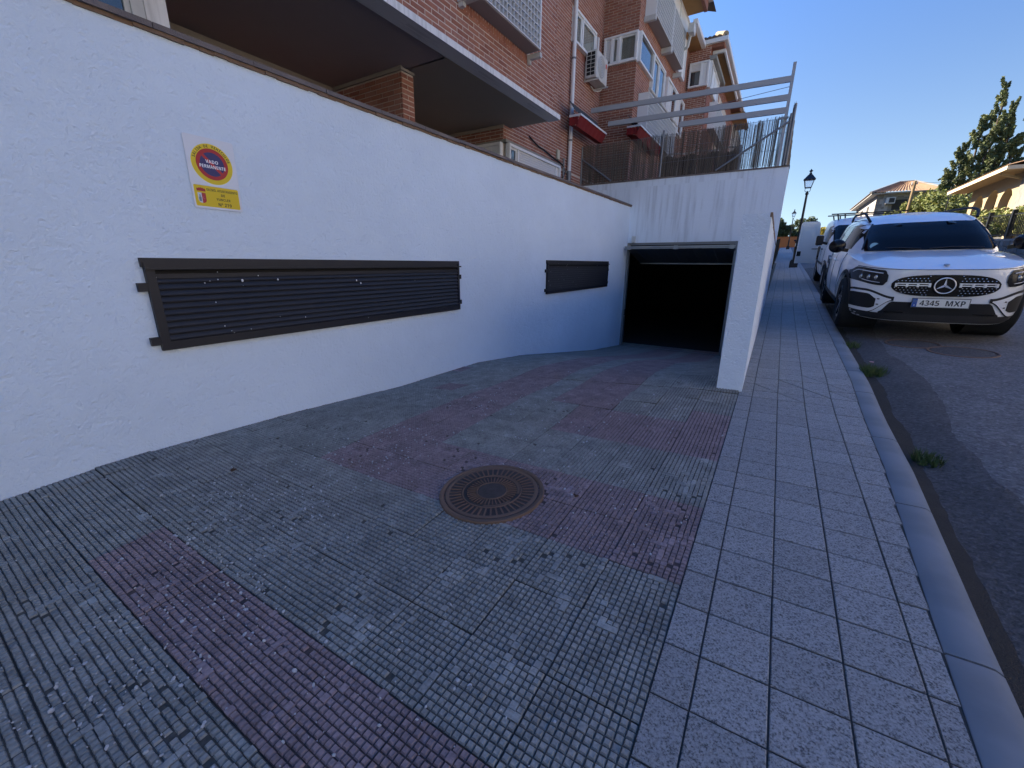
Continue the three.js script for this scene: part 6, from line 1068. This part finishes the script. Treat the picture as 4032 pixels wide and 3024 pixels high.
// ---- trees and orange wall at the top of the street
function tree(label, p, h, r, n, size, mats, sd) {
  const t = thing('street_tree', label, 'tree', p); seed(sd); const cl = []; for (let i = 0; i < 22; i++) { const a = rnd() * 6.283, q = Math.sqrt(rnd()) * r; cl.push([Math.cos(a) * q, h * rr(0.38, 0.95) - 0.12 * q * q / r, Math.sin(a) * q, rr(0.3, 0.55) * r * 0.75, Math.floor(rnd() * 3)]); }
  leafCloud(n, () => { const q = cl[Math.floor(rnd() * cl.length)], d = V(rr(-1, 1), rr(-1, 1), rr(-1, 1)).normalize().multiplyScalar(q[3] * (0.5 + 0.6 * rnd())); return { p: V(q[0] + d.x, q[1] + d.y, q[2] + d.z), k: q[4] }; }, size, sd + 1).forEach((m, i) => m.p.length && stuff(part('crown', m, mats[i % mats.length], t)));
  const tr = new MB().cyl(V(0, -0.5, 0), V(0, h * 0.5, 0), 0.16, 0.1, 8); for (let i = 0; i < 8; i++) tr.tube([V(0, h * 0.3, 0), V(cl[i][0] * 0.5, cl[i][1] * 0.7, cl[i][2] * 0.5), V(cl[i][0], cl[i][1], cl[i][2])], 0.035, 5, 4); part('trunk', tr, M.bark, t);
}
tree('leafy green tree above the orange wall at the end of the street', V(0.3, 4.3, -76), 4.2, 1.7, 5200, 0.17, M.leafTree, 51);
tree('sparse green tree right of the lamp post, above the van door', V(2.3, 4.3, -79), 4.3, 1.5, 3600, 0.17, M.leafTree, 52);
tree('small yellow tree seen between the van door and the van roof', V(4.9, 4.6, -82), 2.6, 0.9, 1500, 0.15, [M.leafYellow], 53);
{ const t = thing('orange_wall', 'plain orange garden wall across the top of the street', 'wall', V(1.2, 4.05, -72)); part('wall_face', new MB().box(-2.5, -1, -0.2, 6, 1.38, 0), M.orange, t); part('coping', new MB().box(-2.5, 1.381, -0.24, 6, 1.43, 0.04), M.orange, t); }
// ---------------------------------------------------------------- little things on the ground
function tuft(label, x, z, fn, n, r, h, sd) { const t = thing('weed_tuft', label, 'weeds', V(x, fn(x, z), z)); seed(sd); const mb = new MB(); for (let i = 0; i < n; i++) { const a = rnd() * 6.283, q = r * Math.sqrt(rnd()), b = V(q * Math.cos(a), 0, q * Math.sin(a) * 1.5), l = rr(0.4, 1) * h, d = V(rr(-0.6, 0.6) * l, l, rr(-0.6, 0.6) * l), w = V(Math.cos(a * 3), 0, Math.sin(a * 3)).multiplyScalar(0.004); mb.tri(b.clone().sub(w), b.clone().add(w), b.clone().add(d)); } stuff(part('blades', mb, M.grass, t)); }
tuft('grass tuft growing where kerb meets asphalt, nearest the white SUV', 1.0, -5.5, roadY, 420, 0.11, 0.13, 1);
tuft('small weeds in the gutter beside the pale kerb', 0.99, -3.42, roadY, 220, 0.07, 0.09, 2);
tuft('thin weeds under the front wheel of the white SUV', 0.99, -6.9, roadY, 120, 0.08, 0.12, 3);
function dryLeaf(label, x, z, s) { const t = thing('dry_leaf', label, 'leaf', V(x, rampY(x, z) + 0.004, z)); const mb = new MB(); for (const [dx, a] of [[-0.5, 0.4], [0.4, -0.5], [0, 1.6]]) { const c = Math.cos(a) * s, q = Math.sin(a) * s, o = V(dx * s, 0.002, dx * s * 0.4); mb.tri(o.clone().add(V(-c, 0.3 * s, -q)), o.clone().add(V(q * 0.5, 0, c * 0.5)), o.clone().add(V(c, 0.5 * s, q))); mb.tri(o.clone().add(V(-c, 0.3 * s, -q)), o.clone().add(V(c, 0.5 * s, q)), o.clone().add(V(-q * 0.5, 0.6 * s, -c * 0.5))); } part('blade', mb, M.leafDry.clone(), t).material.side = THREE.DoubleSide; }
dryLeaf('crumpled dark brown leaf lying on the ramp near the white wall', -2.86, -1.12, 0.022);
dryLeaf('tiny brown leaf on the red tiles right of the ribbed manhole', -0.765, -1.93, 0.016);
{ const t = thing('fallen_petal', 'pink petal on the dark asphalt by the grass tuft', 'petal', V(1.06, roadY(1.06, -6.0) + 0.012, -6.0)); part('blade', new MB().geo(new THREE.SphereGeometry(0.022, 8, 6), new THREE.Matrix4().makeScale(1, 0.25, 0.8)), mat(0.6, 0.32, 0.34, 0.8), t); }

// ---------------------------------------------------------------- finish: put each group's origin at its base, shadows, render
for (const o of scene.children) if (o.isGroup && o.userData.base && o.position.lengthSq() === 0) { const b = V(...o.userData.base); o.position.copy(b); for (const c of o.children) c.position.sub(b); delete o.userData.base; }
for (const o of scene.children) if (o.isGroup && !o.userData.fixed) { delete o.userData.world; }
for (const o of worldGroups()) { const b = o.position.clone(); for (const c of o.children) c.position.sub(b); }
function worldGroups() { return scene.children.filter((o) => o.isGroup && ['arched_house', 'white_house', 'stone_wall'].some((n) => o.name.startsWith(n))); }
scene.traverse((o) => { if (o.isMesh) { o.castShadow = true; o.receiveShadow = true; } });
renderer.render(scene, camera);
